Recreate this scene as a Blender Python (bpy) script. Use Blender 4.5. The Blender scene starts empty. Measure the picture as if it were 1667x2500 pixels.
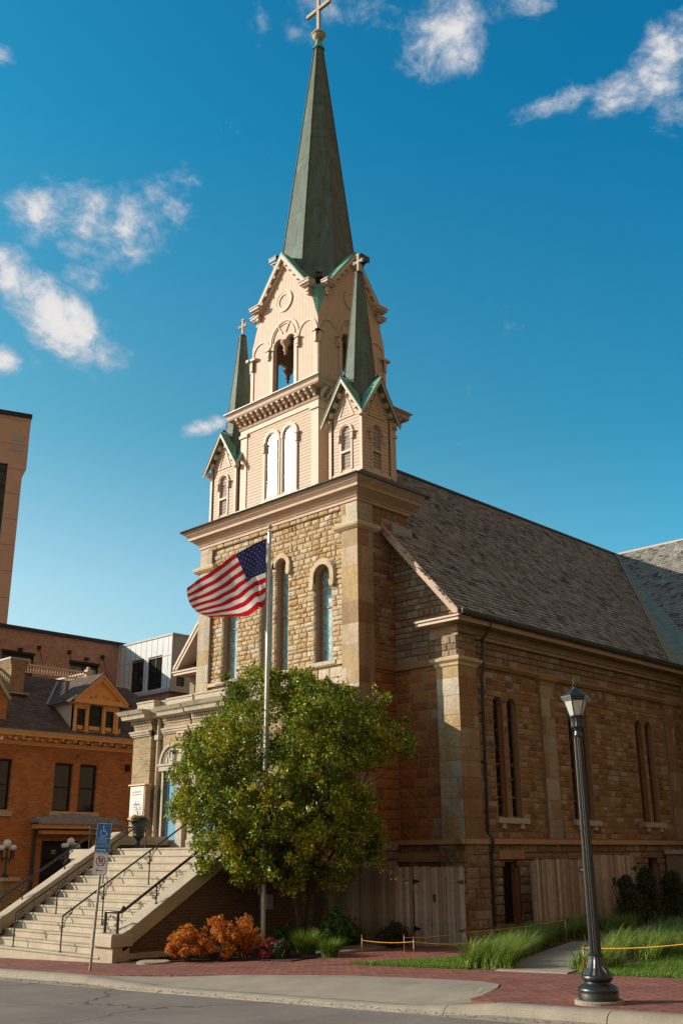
import bpy, bmesh, math, random
from mathutils import Vector, Matrix
from mathutils.geometry import tessellate_polygon
R=math.radians; PI=math.pi
rnd=random.Random(7)
scene=bpy.context.scene
C=scene.collection
# ---------------------------------------------------------------- camera
cam=bpy.data.cameras.new('camera'); co=bpy.data.objects.new('camera',cam); C.objects.link(co)
cam.sensor_fit='VERTICAL'; cam.sensor_height=36; cam.sensor_width=24; cam.lens=2465.06*36/2500
cam.clip_start=.1; cam.clip_end=6000
yaw,pitch,roll=R(44.21472),R(18.75785),R(-.39932)
F=Vector((math.cos(pitch)*math.cos(yaw),math.cos(pitch)*math.sin(yaw),math.sin(pitch)))
r=Vector((math.sin(yaw),-math.cos(yaw),0)); u=r.cross(F)
r2=math.cos(roll)*r+math.sin(roll)*u; u2=-math.sin(roll)*r+math.cos(roll)*u
m=Matrix((r2,u2,-F)).transposed().to_4x4(); m.translation=(0,0,1.5); co.matrix_world=m
scene.camera=co
# ---------------------------------------------------------------- sun, sky
SUN=Vector((-.585,.716,.385)).normalized()
sl=bpy.data.lights.new('sun','SUN'); sl.energy=5.0; sl.angle=R(.5); sl.color=(1,.90,.76)
so=bpy.data.objects.new('sun',sl); C.objects.link(so); so.rotation_euler=SUN.to_track_quat('Z','Y').to_euler(); so.location=(-20,25,30)
scene.view_settings.view_transform='Standard'; scene.view_settings.look='None'; scene.view_settings.gamma=1; scene.view_settings.exposure=0.12
W=bpy.data.worlds.new('World'); scene.world=W; W.use_nodes=True
class NT:
    def __init__(s,nt): s.nt=nt; s.n=nt.nodes; s.l=nt.links
    def new(s,t,**k):
        o=s.n.new(t)
        for a,b in k.items(): setattr(o,a,b)
        return o
    def set(s,sock,v):
        if v is None: return
        if hasattr(v,'is_linked') or isinstance(v,bpy.types.NodeSocket): s.l.new(v,sock)
        else:
            if isinstance(v,(tuple,list)) and len(v)==3 and sock.type=='RGBA': v=(*v,1)
            sock.default_value=v
    def math(s,op,a,b=None,c=None,clamp=False):
        o=s.new('ShaderNodeMath',operation=op,use_clamp=clamp); s.set(o.inputs[0],a)
        if b is not None: s.set(o.inputs[1],b)
        if c is not None: s.set(o.inputs[2],c)
        return o.outputs[0]
    def vm(s,op,a,b=None,scale=None):
        o=s.new('ShaderNodeVectorMath',operation=op); s.set(o.inputs[0],a)
        if b is not None: s.set(o.inputs[1],b)
        if scale is not None: s.set(o.inputs['Scale'],scale)
        return o.outputs['Value'] if op in('DOT_PRODUCT','LENGTH') else o.outputs[0]
    def mix(s,f,a,b,mode='MIX'):
        o=s.new('ShaderNodeMix',data_type='RGBA',blend_type=mode); s.set(o.inputs['Factor'],f); s.set(o.inputs['A'],a) if 0 else s.set(o.inputs[6],a); s.set(o.inputs[7],b)
        return o.outputs[2]
    def noise(s,vec,scale,detail=4,rough=.55,dist=0):
        o=s.new('ShaderNodeTexNoise'); s.set(o.inputs['Vector'],vec); o.inputs['Scale'].default_value=scale; o.inputs['Detail'].default_value=detail; o.inputs['Roughness'].default_value=rough; o.inputs['Distortion'].default_value=dist
        return o.outputs['Fac']
    def ramp(s,f,stops,interp='LINEAR'):
        o=s.new('ShaderNodeValToRGB'); o.color_ramp.interpolation=interp; e=o.color_ramp.elements
        while len(e)<len(stops): e.new(.5)
        for i,(p,c) in enumerate(stops): e[i].position=p; e[i].color=(*c,1) if len(c)==3 else c
        s.set(o.inputs[0],f); return o.outputs[0]
    def mapr(s,v,a,b,c=0,d=1,smooth=False):
        o=s.new('ShaderNodeMapRange'); o.interpolation_type='SMOOTHSTEP' if smooth else 'LINEAR'
        s.set(o.inputs[0],v)
        for i,x in enumerate((a,b,c,d)): o.inputs[i+1].default_value=x
        return o.outputs[0]
    def sep(s,v):
        o=s.new('ShaderNodeSeparateXYZ'); s.set(o.inputs[0],v); return o.outputs
    def comb(s,x,y,z):
        o=s.new('ShaderNodeCombineXYZ')
        for i,q in enumerate((x,y,z)): s.set(o.inputs[i],q)
        return o.outputs[0]
w=NT(W.node_tree); w.n.clear()
sky=w.new('ShaderNodeTexSky',sky_type='NISHITA'); sky.sun_disc=False; sky.sun_elevation=math.asin(SUN.z); sky.sun_rotation=math.atan2(SUN.x,SUN.y)
sky.altitude=200; sky.air_density=1.0; sky.dust_density=.4; sky.ozone_density=2.0
dirv=w.new('ShaderNodeTexCoord').outputs['Generated']; dirn=w.vm('NORMALIZE',dirv)
sx,sy,sz=w.sep(dirn)
skyc=w.mix(1.0,sky.outputs[0],w.vm('MULTIPLY',w.ramp(w.mapr(sz,0,.75),[(0,(.62,.62,.55)),(.33,(.52,.72,.66)),(.52,(.24,.62,.60)),(.85,(.055,.58,.68)),(1,(.05,.55,.68))]),(3.1,3.1,3.1)),'MULTIPLY')
sunh=w.vm('DOT_PRODUCT',dirn,(-.60,.80,0))
skyc=w.vm('MULTIPLY',skyc,w.vm('MULTIPLY',w.ramp(w.mapr(sunh,-.25,.42),[(0,(.20,.44,.46)),(1,(.66,.52,.455))]),(2,2,2)))
south=w.mapr(sy,-.5,.2,1,0,True)
skyc=w.mix(south,skyc,(4.1,2.95,2.0))      # unseen southern half of the sky, warm tone added to fill shaded walls
# clouds, each one standing at its own bearing and height in the sky
def dirof(px,py):   # direction from a bearing (px) and height (py) measured in degrees
    return Vector((math.cos(R(py))*math.cos(R(px)),math.cos(R(py))*math.sin(R(px)),math.sin(R(py))))
CL=[#azimuth (deg, from +X to +Y), elevation, half width, half height, tilt, gain
 (59.8,34.0,4.0,2.5,0,1.0),(56.0,35.4,2.7,1.9,25,.72),(63.2,34.2,2.0,1.3,0,.78),(57.9,32.3,1.8,1.2,0,.85),(60.2,31.0,1.7,1.0,0,.6),(64.2,30.1,2.6,1.5,-25,1.0),(61.6,28.6,4.9,1.7,-32,1.1),(58.6,26.9,1.9,1.2,-20,.9),
 (35.9,44.0,2.6,2.2,50,.95),(32,45.4,3.4,1.9,0,.7),(44.3,45.8,3.2,1.7,-10,.66),(49.9,45.2,1.0,1.9,10,.42),(47,44.2,1.6,.9,0,.36),(22.4,40.3,2.6,1.9,40,.9),(25.3,39.6,2.4,1.15,20,.85),(29.3,39.7,3.0,.65,6,.66),(21.6,38.0,2.1,1.3,0,.62),(52.5,23.4,2.0,.5,18,.55),(64.9,25.8,1.1,1.0,0,.85),(67,40.9,1.0,.8,0,.85)]
mask=None
for az,el,a,b,t,g in CL:
    c=dirof(az,el); e1=Vector((-math.sin(R(az)),math.cos(R(az)),0)); e2=c.cross(e1)*1; e2=-e2 if e2.z<0 else e2
    e1=-e1 # screen right
    p=e1*math.cos(R(t))+e2*math.sin(R(t)); q=-e1*math.sin(R(t))+e2*math.cos(R(t))
    x=w.math('MULTIPLY',w.vm('DOT_PRODUCT',dirn,tuple(p)),57.3/a); y=w.math('MULTIPLY',w.vm('DOT_PRODUCT',dirn,tuple(q)),57.3/b)
    x0=Vector(c).dot(p)*57.3/a; y0=Vector(c).dot(q)*57.3/b
    x=w.math('SUBTRACT',x,x0); y=w.math('SUBTRACT',y,y0)
    d=w.math('ADD',w.math('MULTIPLY',x,x),w.math('MULTIPLY',y,y))
    front=w.math('GREATER_THAN',w.vm('DOT_PRODUCT',dirn,tuple(c)),.8)
    mk=w.math('MULTIPLY',w.mapr(d,0,1.7,g,-.55),front)
    mk=w.math('SUBTRACT',mk,w.math('MULTIPLY',w.math('SUBTRACT',1,front),2))
    mask=mk if mask is None else w.math('MAXIMUM',mask,mk)
wn=w.new('ShaderNodeTexNoise'); w.set(wn.inputs['Vector'],dirn); wn.inputs['Scale'].default_value=9; wn.inputs['Detail'].default_value=3
wd=w.vm('ADD',dirn,w.vm('SCALE',w.vm('SUBTRACT',wn.outputs['Color'],(.5,.5,.5)),scale=.05))
n1=w.noise(wd,12,11,.60,.15); n2=w.noise(w.vm('MULTIPLY',wd,(1,1,1.5)),34,9,.66,.3); n3=w.noise(wd,95,6,.7,.2)
dens=w.math('ADD',w.math('MULTIPLY',mask,.95),w.math('MULTIPLY',w.math('SUBTRACT',n1,.5),2.7))
dens=w.math('ADD',dens,w.math('MULTIPLY',w.math('SUBTRACT',n2,.5),2.1)); dens=w.math('ADD',dens,w.math('MULTIPLY',w.math('SUBTRACT',n3,.5),.7))
core=w.mapr(dens,.5,1.5,0,1,True); dens=w.math('POWER',w.mapr(dens,-.02,1.25,0,1,True),1.25); dens=w.math('MULTIPLY',dens,.93)
ccol=w.mix(core,(5.4,6.0,6.9),(9.3,8.9,8.7))
skyc=w.mix(dens,skyc,ccol)
bg=w.new('ShaderNodeBackground'); w.set(bg.inputs[0],skyc); bg.inputs[1].default_value=.085
wo=w.new('ShaderNodeOutputWorld'); w.l.new(bg.outputs[0],wo.inputs[0])
# ---------------------------------------------------------------- materials
MATS={}
def mat(name,fn,rough=.85,spec=.3,metal=0):
    m=bpy.data.materials.new(name); m.use_nodes=True; t=NT(m.node_tree); b=t.n['Principled BSDF']
    b.inputs['Roughness'].default_value=rough; b.inputs['Metallic'].default_value=metal
    b.inputs['Specular IOR Level'].default_value=spec
    t.b=b; t.obj=t.new('ShaderNodeTexCoord').outputs['Object']
    col=fn(t)
    if col is not None: t.set(b.inputs['Base Color'],col)
    MATS[name]=m; return m
def bump(t,h,strength=.5,dist=.02):
    o=t.new('ShaderNodeBump'); o.inputs['Strength'].default_value=strength; o.inputs['Distance'].default_value=dist
    t.set(o.inputs['Height'],h); t.l.new(o.outputs[0],t.b.inputs['Normal'])
def mulv(t,c,f): return t.mix(1.0,c,f,'MULTIPLY')
def grey(t,f,a,b): return t.ramp(f,[(.25,(a,a,a)),(.75,(b,b,b))])
def flat(col,vs=8,va=.82,vb=1.12,bs=0,bst=.3,bd=.01,grime=0):
    def f(t):
        c=mulv(t,col,grey(t,t.noise(t.obj,vs,5),va,vb))
        if grime: c=t.mix(t.mapr(t.noise(t.obj,1.3,6,.7),.5,.75,0,grime),c,(.10,.085,.07))
        if bs: bump(t,t.noise(t.obj,bs,4,.65),bst,bd)
        return c
    return f
def tonef(stops,vs=14,bs=22,bst=.6,bd=.02,interp='CONSTANT',grime=.0,va=.75,vb=1.15):
    def f(t):
        a=t.new('ShaderNodeAttribute',attribute_name='tone').outputs['Fac']
        c=t.ramp(a,stops,interp)
        c=mulv(t,c,grey(t,t.noise(t.obj,vs,6,.65),va,vb))
        c=mulv(t,c,grey(t,t.noise(t.obj,vs*5,3,.65),.85,1.12))
        if grime: c=t.mix(t.mapr(t.noise(t.vm('MULTIPLY',t.obj,(2.2,2.2,.55)),.9,7,.7),.47,.74,0,grime),c,(.085,.065,.05))
        bump(t,t.noise(t.obj,bs,6,.7),bst,bd); return c
    return f
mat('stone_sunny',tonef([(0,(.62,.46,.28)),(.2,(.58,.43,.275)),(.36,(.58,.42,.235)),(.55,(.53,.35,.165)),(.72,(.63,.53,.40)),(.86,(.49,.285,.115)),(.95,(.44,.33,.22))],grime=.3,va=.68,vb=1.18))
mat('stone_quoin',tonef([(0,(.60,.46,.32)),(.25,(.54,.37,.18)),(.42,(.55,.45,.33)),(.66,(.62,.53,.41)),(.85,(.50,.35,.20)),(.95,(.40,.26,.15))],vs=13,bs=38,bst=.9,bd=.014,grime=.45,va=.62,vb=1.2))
mat('stone_quoin_shaded',tonef([(0,(.42,.27,.165)),(.25,(.37,.21,.11)),(.45,(.44,.32,.22)),(.68,(.47,.385,.30)),(.82,(.34,.185,.095)),(.93,(.40,.35,.30))],vs=13,bs=38,bst=.9,bd=.014,grime=.5,va=.62,vb=1.2))  # shaded copy of stone_quoin, shade of the side faces put into its colour
mat('stone_side_shaded',tonef([(0,(.34,.18,.085)),(.22,(.30,.145,.062)),(.42,(.37,.22,.115)),(.6,(.27,.135,.065)),(.72,(.38,.27,.17)),(.86,(.41,.33,.245)),(.94,(.20,.11,.06))],grime=.5))  # same sandstone, weathering and side-wall shade put into a browner colour
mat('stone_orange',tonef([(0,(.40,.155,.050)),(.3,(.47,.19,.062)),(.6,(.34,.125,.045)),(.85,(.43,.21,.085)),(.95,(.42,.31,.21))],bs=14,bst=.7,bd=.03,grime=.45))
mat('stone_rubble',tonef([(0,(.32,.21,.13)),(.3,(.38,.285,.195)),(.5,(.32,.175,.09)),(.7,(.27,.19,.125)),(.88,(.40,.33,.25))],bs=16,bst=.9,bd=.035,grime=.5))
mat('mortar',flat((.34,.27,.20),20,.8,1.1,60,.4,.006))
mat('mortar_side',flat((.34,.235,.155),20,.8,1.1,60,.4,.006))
def trim(col,grime=.45): return flat(col,11,.85,1.1,70,.25,.004,grime)
mat('carved_stone',trim((.60,.45,.29)),rough=.8)
mat('brown_stone',trim((.40,.225,.12)),rough=.85)
mat('eave_brown',flat((.44,.285,.185),6,.8,1.12,40,.1,.004,.3),rough=.7)
mat('white_stone',trim((.50,.42,.325),.5),rough=.8)
PINK=(.62,.462,.345)
mat('pink_paint',flat(PINK,5,.9,1.06,40,.1,.004,.08),rough=.55,spec=.35)
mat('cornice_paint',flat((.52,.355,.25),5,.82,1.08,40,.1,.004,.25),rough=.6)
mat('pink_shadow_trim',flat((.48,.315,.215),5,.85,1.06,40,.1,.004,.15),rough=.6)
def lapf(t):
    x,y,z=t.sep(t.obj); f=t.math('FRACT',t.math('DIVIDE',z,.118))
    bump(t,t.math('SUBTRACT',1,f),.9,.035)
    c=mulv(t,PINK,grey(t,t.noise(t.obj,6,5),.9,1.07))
    return t.mix(t.math('LESS_THAN',f,.14),c,(.20,.11,.07))  # dark joint at each lap, painted to carry its shadow line
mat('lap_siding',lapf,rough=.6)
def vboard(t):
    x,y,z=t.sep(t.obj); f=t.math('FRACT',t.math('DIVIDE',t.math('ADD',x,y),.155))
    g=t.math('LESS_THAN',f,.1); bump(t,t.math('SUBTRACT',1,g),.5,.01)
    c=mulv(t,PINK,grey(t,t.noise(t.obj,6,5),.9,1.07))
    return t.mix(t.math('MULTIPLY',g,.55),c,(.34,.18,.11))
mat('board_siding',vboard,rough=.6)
def louvre(t):
    x,y,z=t.sep(t.obj); f=t.math('FRACT',t.math('DIVIDE',z,.115)); bump(t,f,.9,.04)
    return t.mix(t.math('LESS_THAN',f,.2),(.50,.42,.38),(.13,.09,.08))
mat('louvre',louvre,rough=.7)
def copper(t):
    st=t.vm('MULTIPLY',t.obj,(6,6,.9)); n=t.noise(st,1.0,7,.7); n2=t.noise(t.obj,1.1,5,.6)
    c=t.ramp(n,[(.3,(.070,.075,.052)),(.5,(.115,.135,.098)),(.72,(.105,.165,.13))])
    c=t.mix(t.mapr(n2,.5,.7,0,.6),c,(.062,.056,.040))
    v=t.mapr(t.noise(t.vm('MULTIPLY',t.obj,(9,9,.5)),1.0,6,.7),.52,.68,0,.55); c=t.mix(v,c,(.075,.19,.135))
    v=t.mapr(t.noise(t.vm('MULTIPLY',t.obj,(2.5,2.5,.7)),1.3,4,.6),.58,.70,0,.6)
    c=t.mix(v,c,(.10,.29,.21))
    x,y,z=t.sep(t.obj); f=t.math('FRACT',t.math('DIVIDE',z,.92)); seam=t.math('LESS_THAN',f,.022)
    bump(t,t.math('ADD',seam,t.math('MULTIPLY',n,.3)),.5,.02)
    return t.mix(t.math('MULTIPLY',seam,.5),c,(.05,.06,.045))
mat('copper',copper,rough=.62,spec=.35)
mat('copper_green',flat((.16,.36,.28),7,.7,1.25,30,.3,.01,.5),rough=.6)
def valley(t):
    n=t.noise(t.obj,3,6,.7); c=t.ramp(n,[(.3,(.19,.215,.17)),(.7,(.27,.32,.25))])
    x,y,z=t.sep(t.obj); g=t.math('LESS_THAN',t.math('FRACT',t.math('DIVIDE',z,1.6)),.018)
    h=t.math('LESS_THAN',t.math('FRACT',t.math('DIVIDE',t.math('SUBTRACT',x,y),.75)),.035)
    return t.mix(t.math('MULTIPLY',t.math('MAXIMUM',g,h),.7),c,(.07,.09,.07))
mat('valley_copper',valley,rough=.55)
mat('shingle',tonef([(0,(.23,.205,.175)),(.2,(.33,.305,.27)),(.4,(.38,.36,.325)),(.6,(.29,.245,.20)),(.8,(.47,.45,.41)),(.93,(.14,.12,.10))],vs=10,bs=60,bst=.4,bd=.006,grime=.25,interp='LINEAR'))
mat('roof_felt',flat((.07,.06,.05),10,.8,1.2))
mat('dark_shingle',flat((.12,.10,.085),6,.6,1.4,60,.5,.01))
def asphalt_shingle(t):
    b=t.new('ShaderNodeTexBrick'); x,y,z=t.sep(t.obj); t.set(b.inputs['Vector'],t.comb(t.math('ADD',x,y),z,0))
    b.inputs['Scale'].default_value=1; b.inputs['Brick Width'].default_value=.28; b.inputs['Row Height'].default_value=.085; b.inputs['Mortar Size'].default_value=.006; b.offset=.5
    b.inputs['Color1'].default_value=(.105,.066,.048,1); b.inputs['Color2'].default_value=(.17,.115,.085,1); b.inputs['Mortar'].default_value=(.03,.022,.018,1)
    bump(t,b.outputs['Fac'],.4,-.01); return mulv(t,b.outputs['Color'],grey(t,t.noise(t.obj,2,5),.75,1.25))
mat('asphalt_shingle',asphalt_shingle,rough=.9)
mat('gutter',flat((.055,.055,.055),6,.7,1.3),rough=.5)
mat('zinc',flat((.42,.40,.38),6,.7,1.15),rough=.45,spec=.5)
def brick(c1,c2,mo,bw=.21,rh=.075,ms=.010,vs=1.6,grime=0,va=.8,vb=1.18):
    def f(t):
        b=t.new('ShaderNodeTexBrick'); x,y,z=t.sep(t.obj); t.set(b.inputs['Vector'],t.comb(t.math('ADD',x,y),z,0)); b.offset=.5
        b.inputs['Scale'].default_value=1; b.inputs['Brick Width'].default_value=bw; b.inputs['Row Height'].default_value=rh; b.inputs['Mortar Size'].default_value=ms; b.inputs['Mortar Smooth'].default_value=.2
        b.inputs['Color1'].default_value=(*c1,1); b.inputs['Color2'].default_value=(*c2,1); b.inputs['Mortar'].default_value=(*mo,1); b.inputs['Bias'].default_value=-.1
        bump(t,t.math('SUBTRACT',t.math('MULTIPLY',t.noise(t.obj,60,3),.3),b.outputs['Fac']),.6,.012)
        c=mulv(t,b.outputs['Color'],grey(t,t.noise(t.obj,vs,6,.6),va,vb)); c=mulv(t,c,grey(t,t.noise(t.obj,24,3,.6),.85,1.15))
        if grime: c=t.mix(t.mapr(t.noise(t.obj,.8,6,.7),.5,.75,0,grime),c,(.06,.04,.03))
        return c
    return f
mat('tan_brick',brick((.40,.285,.145),(.24,.155,.075),(.42,.34,.24),.215,.078,.009,grime=.15))
mat('house_brick',brick((.64,.235,.072),(.42,.13,.042),(.44,.22,.11),.21,.072,.010,grime=.2))
mat('pink_brick',brick((.52,.26,.18),(.36,.155,.11),(.54,.38,.31),.23,.085,.014))
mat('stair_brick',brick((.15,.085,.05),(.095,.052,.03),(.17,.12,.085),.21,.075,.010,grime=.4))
mat('tower_panel',brick((.66,.43,.32),(.61,.40,.295),(.34,.22,.16),6.0,3.6,.05,va=.92,vb=1.08))
mat('chimney_brick',brick((.42,.25,.11),(.27,.14,.06),(.36,.27,.17),.21,.075,.010,grime=.3))
def plank(c1,c2,pw=.13):
    def f(t):
        x,y,z=t.sep(t.obj); s=t.math('DIVIDE',t.math('ADD',x,y),pw); fl=t.math('FLOOR',s); fr=t.math('FRACT',s)
        wn=t.new('ShaderNodeTexWhiteNoise',noise_dimensions='1D'); t.set(wn.inputs['W'],fl)
        c=t.ramp(wn.outputs['Value'],[(0,c1),(1,c2)]); g=t.noise(t.vm('MULTIPLY',t.obj,(18,18,1.2)),1.5,6,.7)
        c=mulv(t,c,grey(t,g,.55,1.3)); gap=t.math('LESS_THAN',fr,.06); bump(t,t.math('SUBTRACT',g,gap),.4,.01)
        return t.mix(gap,c,(.03,.02,.015))
    return f
mat('weathered_wood',tonef([(0,(.46,.36,.28)),(.3,(.26,.19,.14)),(.55,(.40,.31,.24)),(.8,(.56,.46,.37)),(1,(.34,.27,.21))],vs=5,bs=50,bst=.3,bd=.004,interp='LINEAR'))
mat('orange_paint',flat((.82,.42,.15),6,.88,1.08,0,grime=.1),rough=.5)
mat('cream_paint',flat((.70,.50,.36),6,.88,1.08),rough=.5)
mat('grey_lead',flat((.32,.31,.33),6,.8,1.2),rough=.6)
mat('white_panel',plank((.70,.69,.68),(.74,.73,.72),.62),rough=.6)
mat('grey_panel',flat((.46,.45,.46),3,.92,1.06),rough=.6)
mat('coping_dark',flat((.035,.035,.05),5,.8,1.2),rough=.5)
mat('blue_door',flat((.115,.30,.43),7,.85,1.1,30,.15,.004),rough=.5)
mat('dark_frame',flat((.022,.018,.014),9,.8,1.3),rough=.5)
mat('brown_frame',flat((.30,.155,.085),9,.8,1.2),rough=.6)
mat('black_iron',flat((.017,.017,.017),12,.7,1.6),rough=.38,spec=.6)
mat('lamp_iron',flat((.013,.0145,.014),12,.7,1.5,50,.15,.004),rough=.33,spec=.7)
mat('galvanised',flat((.42,.42,.40),14,.75,1.15),rough=.35,spec=.6,metal=.55)
mat('steel_pole',flat((.60,.58,.54),9,.7,1.1),rough=.38,spec=.6,metal=.6)
mat('milk_glass',flat((.82,.79,.73),5,.97,1.02),rough=.25,spec=.5)
def lampglass(t): return t.ramp(t.noise(t.vm('MULTIPLY',t.obj,(9,9,2)),1.2,3),[(.35,(.50,.52,.48)),(.65,(.80,.74,.62))])
mat('lamp_glass',lampglass,rough=.12,spec=.8)
def darkglass(t):
    bump(t,t.noise(t.obj,1.6,2),.15,.02); return mulv(t,(.018,.020,.016),grey(t,t.noise(t.obj,3,4),.5,1.8))
mat('dark_glass',darkglass,rough=.07,spec=.55)
def stained(t):
    v=t.new('ShaderNodeTexVoronoi',feature='F1'); t.set(v.inputs['Vector'],t.vm('MULTIPLY',t.obj,(1,1,.8))); v.inputs['Scale'].default_value=17
    c=t.ramp(t.sep(v.outputs['Color'])[0],[(0,(.10,.22,.25)),(.4,(.18,.34,.37)),(.75,(.30,.44,.44)),(1,(.46,.55,.52))])
    c=t.mix(t.mapr(t.noise(t.obj,2.2,5,.6),.5,.62,0,.5),c,(.22,.36,.42))
    bump(t,t.noise(t.obj,7,3),.3,.02); return c
mat('stained_glass',stained,rough=.16,spec=.8)
def lead(t):
    v=t.new('ShaderNodeTexVoronoi',feature='DISTANCE_TO_EDGE'); t.set(v.inputs['Vector'],t.obj); v.inputs['Scale'].default_value=12
    c=t.ramp(t.noise(t.obj,9,6,.8,.4),[(.50,(.012,.014,.012)),(.56,(.07,.075,.07)),(.62,(.42,.43,.42))])  # pale patches are broken reflections painted into the pane colour
    bump(t,t.noise(t.obj,18,3),.35,.02); return mulv(t,c,t.ramp(v.outputs[0],[(0,(.2,.2,.2)),(.06,(1,1,1))]))
mat('leaded_glass',lead,rough=.2,spec=.5)
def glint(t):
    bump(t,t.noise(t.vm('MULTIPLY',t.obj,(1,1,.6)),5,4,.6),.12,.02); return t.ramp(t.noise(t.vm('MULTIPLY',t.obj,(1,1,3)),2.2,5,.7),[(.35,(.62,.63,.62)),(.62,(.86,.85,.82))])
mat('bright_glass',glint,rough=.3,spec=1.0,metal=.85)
def concrete(col,sc=30):
    def f(t):
        c=mulv(t,col,grey(t,t.noise(t.obj,1.7,6,.65),.78,1.16)); c=mulv(t,c,grey(t,t.noise(t.obj,55,3,.7),.78,1.2))
        c=t.mix(t.mapr(t.noise(t.obj,.9,7,.75),.56,.72,0,.4),c,(.10,.085,.065)); bump(t,t.noise(t.obj,80,4,.7),.4,.006); return c
    return f
mat('stair_concrete',concrete((.46,.375,.275)),rough=.85)
mat('kerb_concrete',concrete((.31,.26,.195)),rough=.9)
mat('path_concrete',concrete((.31,.26,.195)),rough=.9)
def asphalt(t):
    c=mulv(t,(.20,.163,.138),grey(t,t.noise(t.obj,.5,6,.6),.72,1.25)); c=mulv(t,c,grey(t,t.noise(t.obj,110,3,.8),.45,1.6))
    c=t.mix(t.mapr(t.noise(t.vm('MULTIPLY',t.obj,(1,.12,1)),1.1,5,.6),.55,.7,0,.35),c,(.085,.07,.06)); bump(t,t.noise(t.obj,130,3,.7),.6,.008)
    c=t.mix(t.mapr(t.noise(t.obj,2.6,6,.75),.60,.70,0,.45),c,(.075,.062,.052)); c=t.mix(t.mapr(t.noise(t.vm('ADD',t.obj,(5,7,0)),1.3,7,.75),.58,.64,0,.35),c,(.29,.245,.205))
    v=t.new('ShaderNodeTexVoronoi',feature='DISTANCE_TO_EDGE'); o_=t.vm('ADD',t.obj,t.vm('SCALE',t.vm('SUBTRACT',t.new('ShaderNodeTexNoise').outputs['Color'],(.5,.5,.5)),scale=.0)); t.set(v.inputs['Vector'],t.vm('ADD',o_,t.comb(t.noise(t.obj,1.7,5),t.noise(t.vm('ADD',t.obj,(9,3,1)),1.7,5),0))); v.inputs['Scale'].default_value=.23
    return t.mix(t.math('MULTIPLY',t.math('LESS_THAN',v.outputs[0],.006),.75),c,(.035,.03,.028))
mat('asphalt',asphalt,rough=.9)
def paving(t):
    b=t.new('ShaderNodeTexBrick'); x,y,z=t.sep(t.obj); t.set(b.inputs['Vector'],t.comb(y,x,0)); b.offset=.5
    b.inputs['Scale'].default_value=1; b.inputs['Brick Width'].default_value=.2; b.inputs['Row Height'].default_value=.1; b.inputs['Mortar Size'].default_value=.006
    b.inputs['Color1'].default_value=(.34,.115,.075,1); b.inputs['Color2'].default_value=(.20,.072,.05,1); b.inputs['Mortar'].default_value=(.10,.06,.045,1)
    c=mulv(t,b.outputs['Color'],grey(t,t.noise(t.obj,.9,6,.6),.75,1.2)); c=mulv(t,c,grey(t,t.noise(t.obj,40,3,.7),.8,1.2))
    # gaps at the brick ends where dark joints have opened
    cx=t.math('SUBTRACT',t.math('FRACT',t.math('DIVIDE',y,.2)),.5); cy=t.math('SUBTRACT',t.math('FRACT',t.math('DIVIDE',x,.2)),.5)
    d=t.math('SQRT',t.math('ADD',t.math('MULTIPLY',cx,cx),t.math('MULTIPLY',t.math('MULTIPLY',cy,cy),.7)))
    d=t.math('ADD',d,t.math('MULTIPLY',t.math('SUBTRACT',t.noise(t.obj,11,3),.5),.5))
    hole=t.math('LESS_THAN',d,.15)
    bump(t,t.math('ADD',b.outputs['Fac'],hole),.7,-.012); return t.mix(t.math('MULTIPLY',hole,.75),c,(.04,.025,.03))
mat('brick_paving',paving,rough=.85)
mat('mulch',flat((.050,.030,.020),25,.3,2.2,45,1,.05),rough=.95)
mat('soil',flat((.09,.065,.04),12,.5,1.6,40,1,.03),rough=.95)
mat('turf',flat((.060,.10,.018),9,.6,1.4,60,.8,.02),rough=.95)
def leafm(name,stops,rough=.5,trans=.25,spec=.4):
    def f(t):
        a=t.new('ShaderNodeAttribute',attribute_name='tone').outputs['Fac']; c=t.ramp(a,stops)
        tr=t.new('ShaderNodeBsdfTranslucent'); t.set(tr.inputs[0],mulv(t,c,(1.5,1.5,.7))); mx=t.new('ShaderNodeMixShader'); mx.inputs[0].default_value=trans
        out=t.n['Material Output']; t.l.new(t.b.outputs[0],mx.inputs[1]); t.l.new(tr.outputs[0],mx.inputs[2]); t.l.new(mx.outputs[0],out.inputs[0]); return c
    return mat(name,f,rough,spec)
leafm('tree_leaf',[(0,(.024,.052,.004)),(.32,(.085,.145,.008)),(.58,(.255,.30,.013)),(.85,(.56,.46,.038)),(1,(.46,.21,.03))],rough=.40,spec=.5,trans=.25)
leafm('orange_leaf',[(0,(.26,.06,.008)),(.45,(.56,.16,.012)),(.8,(.72,.28,.02)),(1,(.60,.34,.05))])
leafm('red_leaf',[(0,(.20,.022,.02)),(.6,(.36,.035,.03)),(1,(.30,.12,.04))])
leafm('green_leaf',[(0,(.030,.075,.012)),(.5,(.065,.135,.018)),(1,(.13,.21,.03))])
leafm('dark_leaf',[(0,(.022,.036,.010)),(.5,(.045,.062,.016)),(1,(.10,.10,.03))],trans=.1)
leafm('grass_blade',[(0,(.07,.11,.015)),(.4,(.14,.22,.03)),(.8,(.22,.29,.06)),(1,(.36,.31,.14))],trans=.3)
leafm('lawn_blade',[(0,(.07,.14,.015)),(.5,(.13,.225,.02)),(1,(.20,.28,.035))],trans=.3)
mat('bark',flat((.075,.055,.042),14,.5,1.5,30,.9,.03),rough=.9)
mat('dry_stem',flat((.30,.20,.10),14,.7,1.3),rough=.9)
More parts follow.
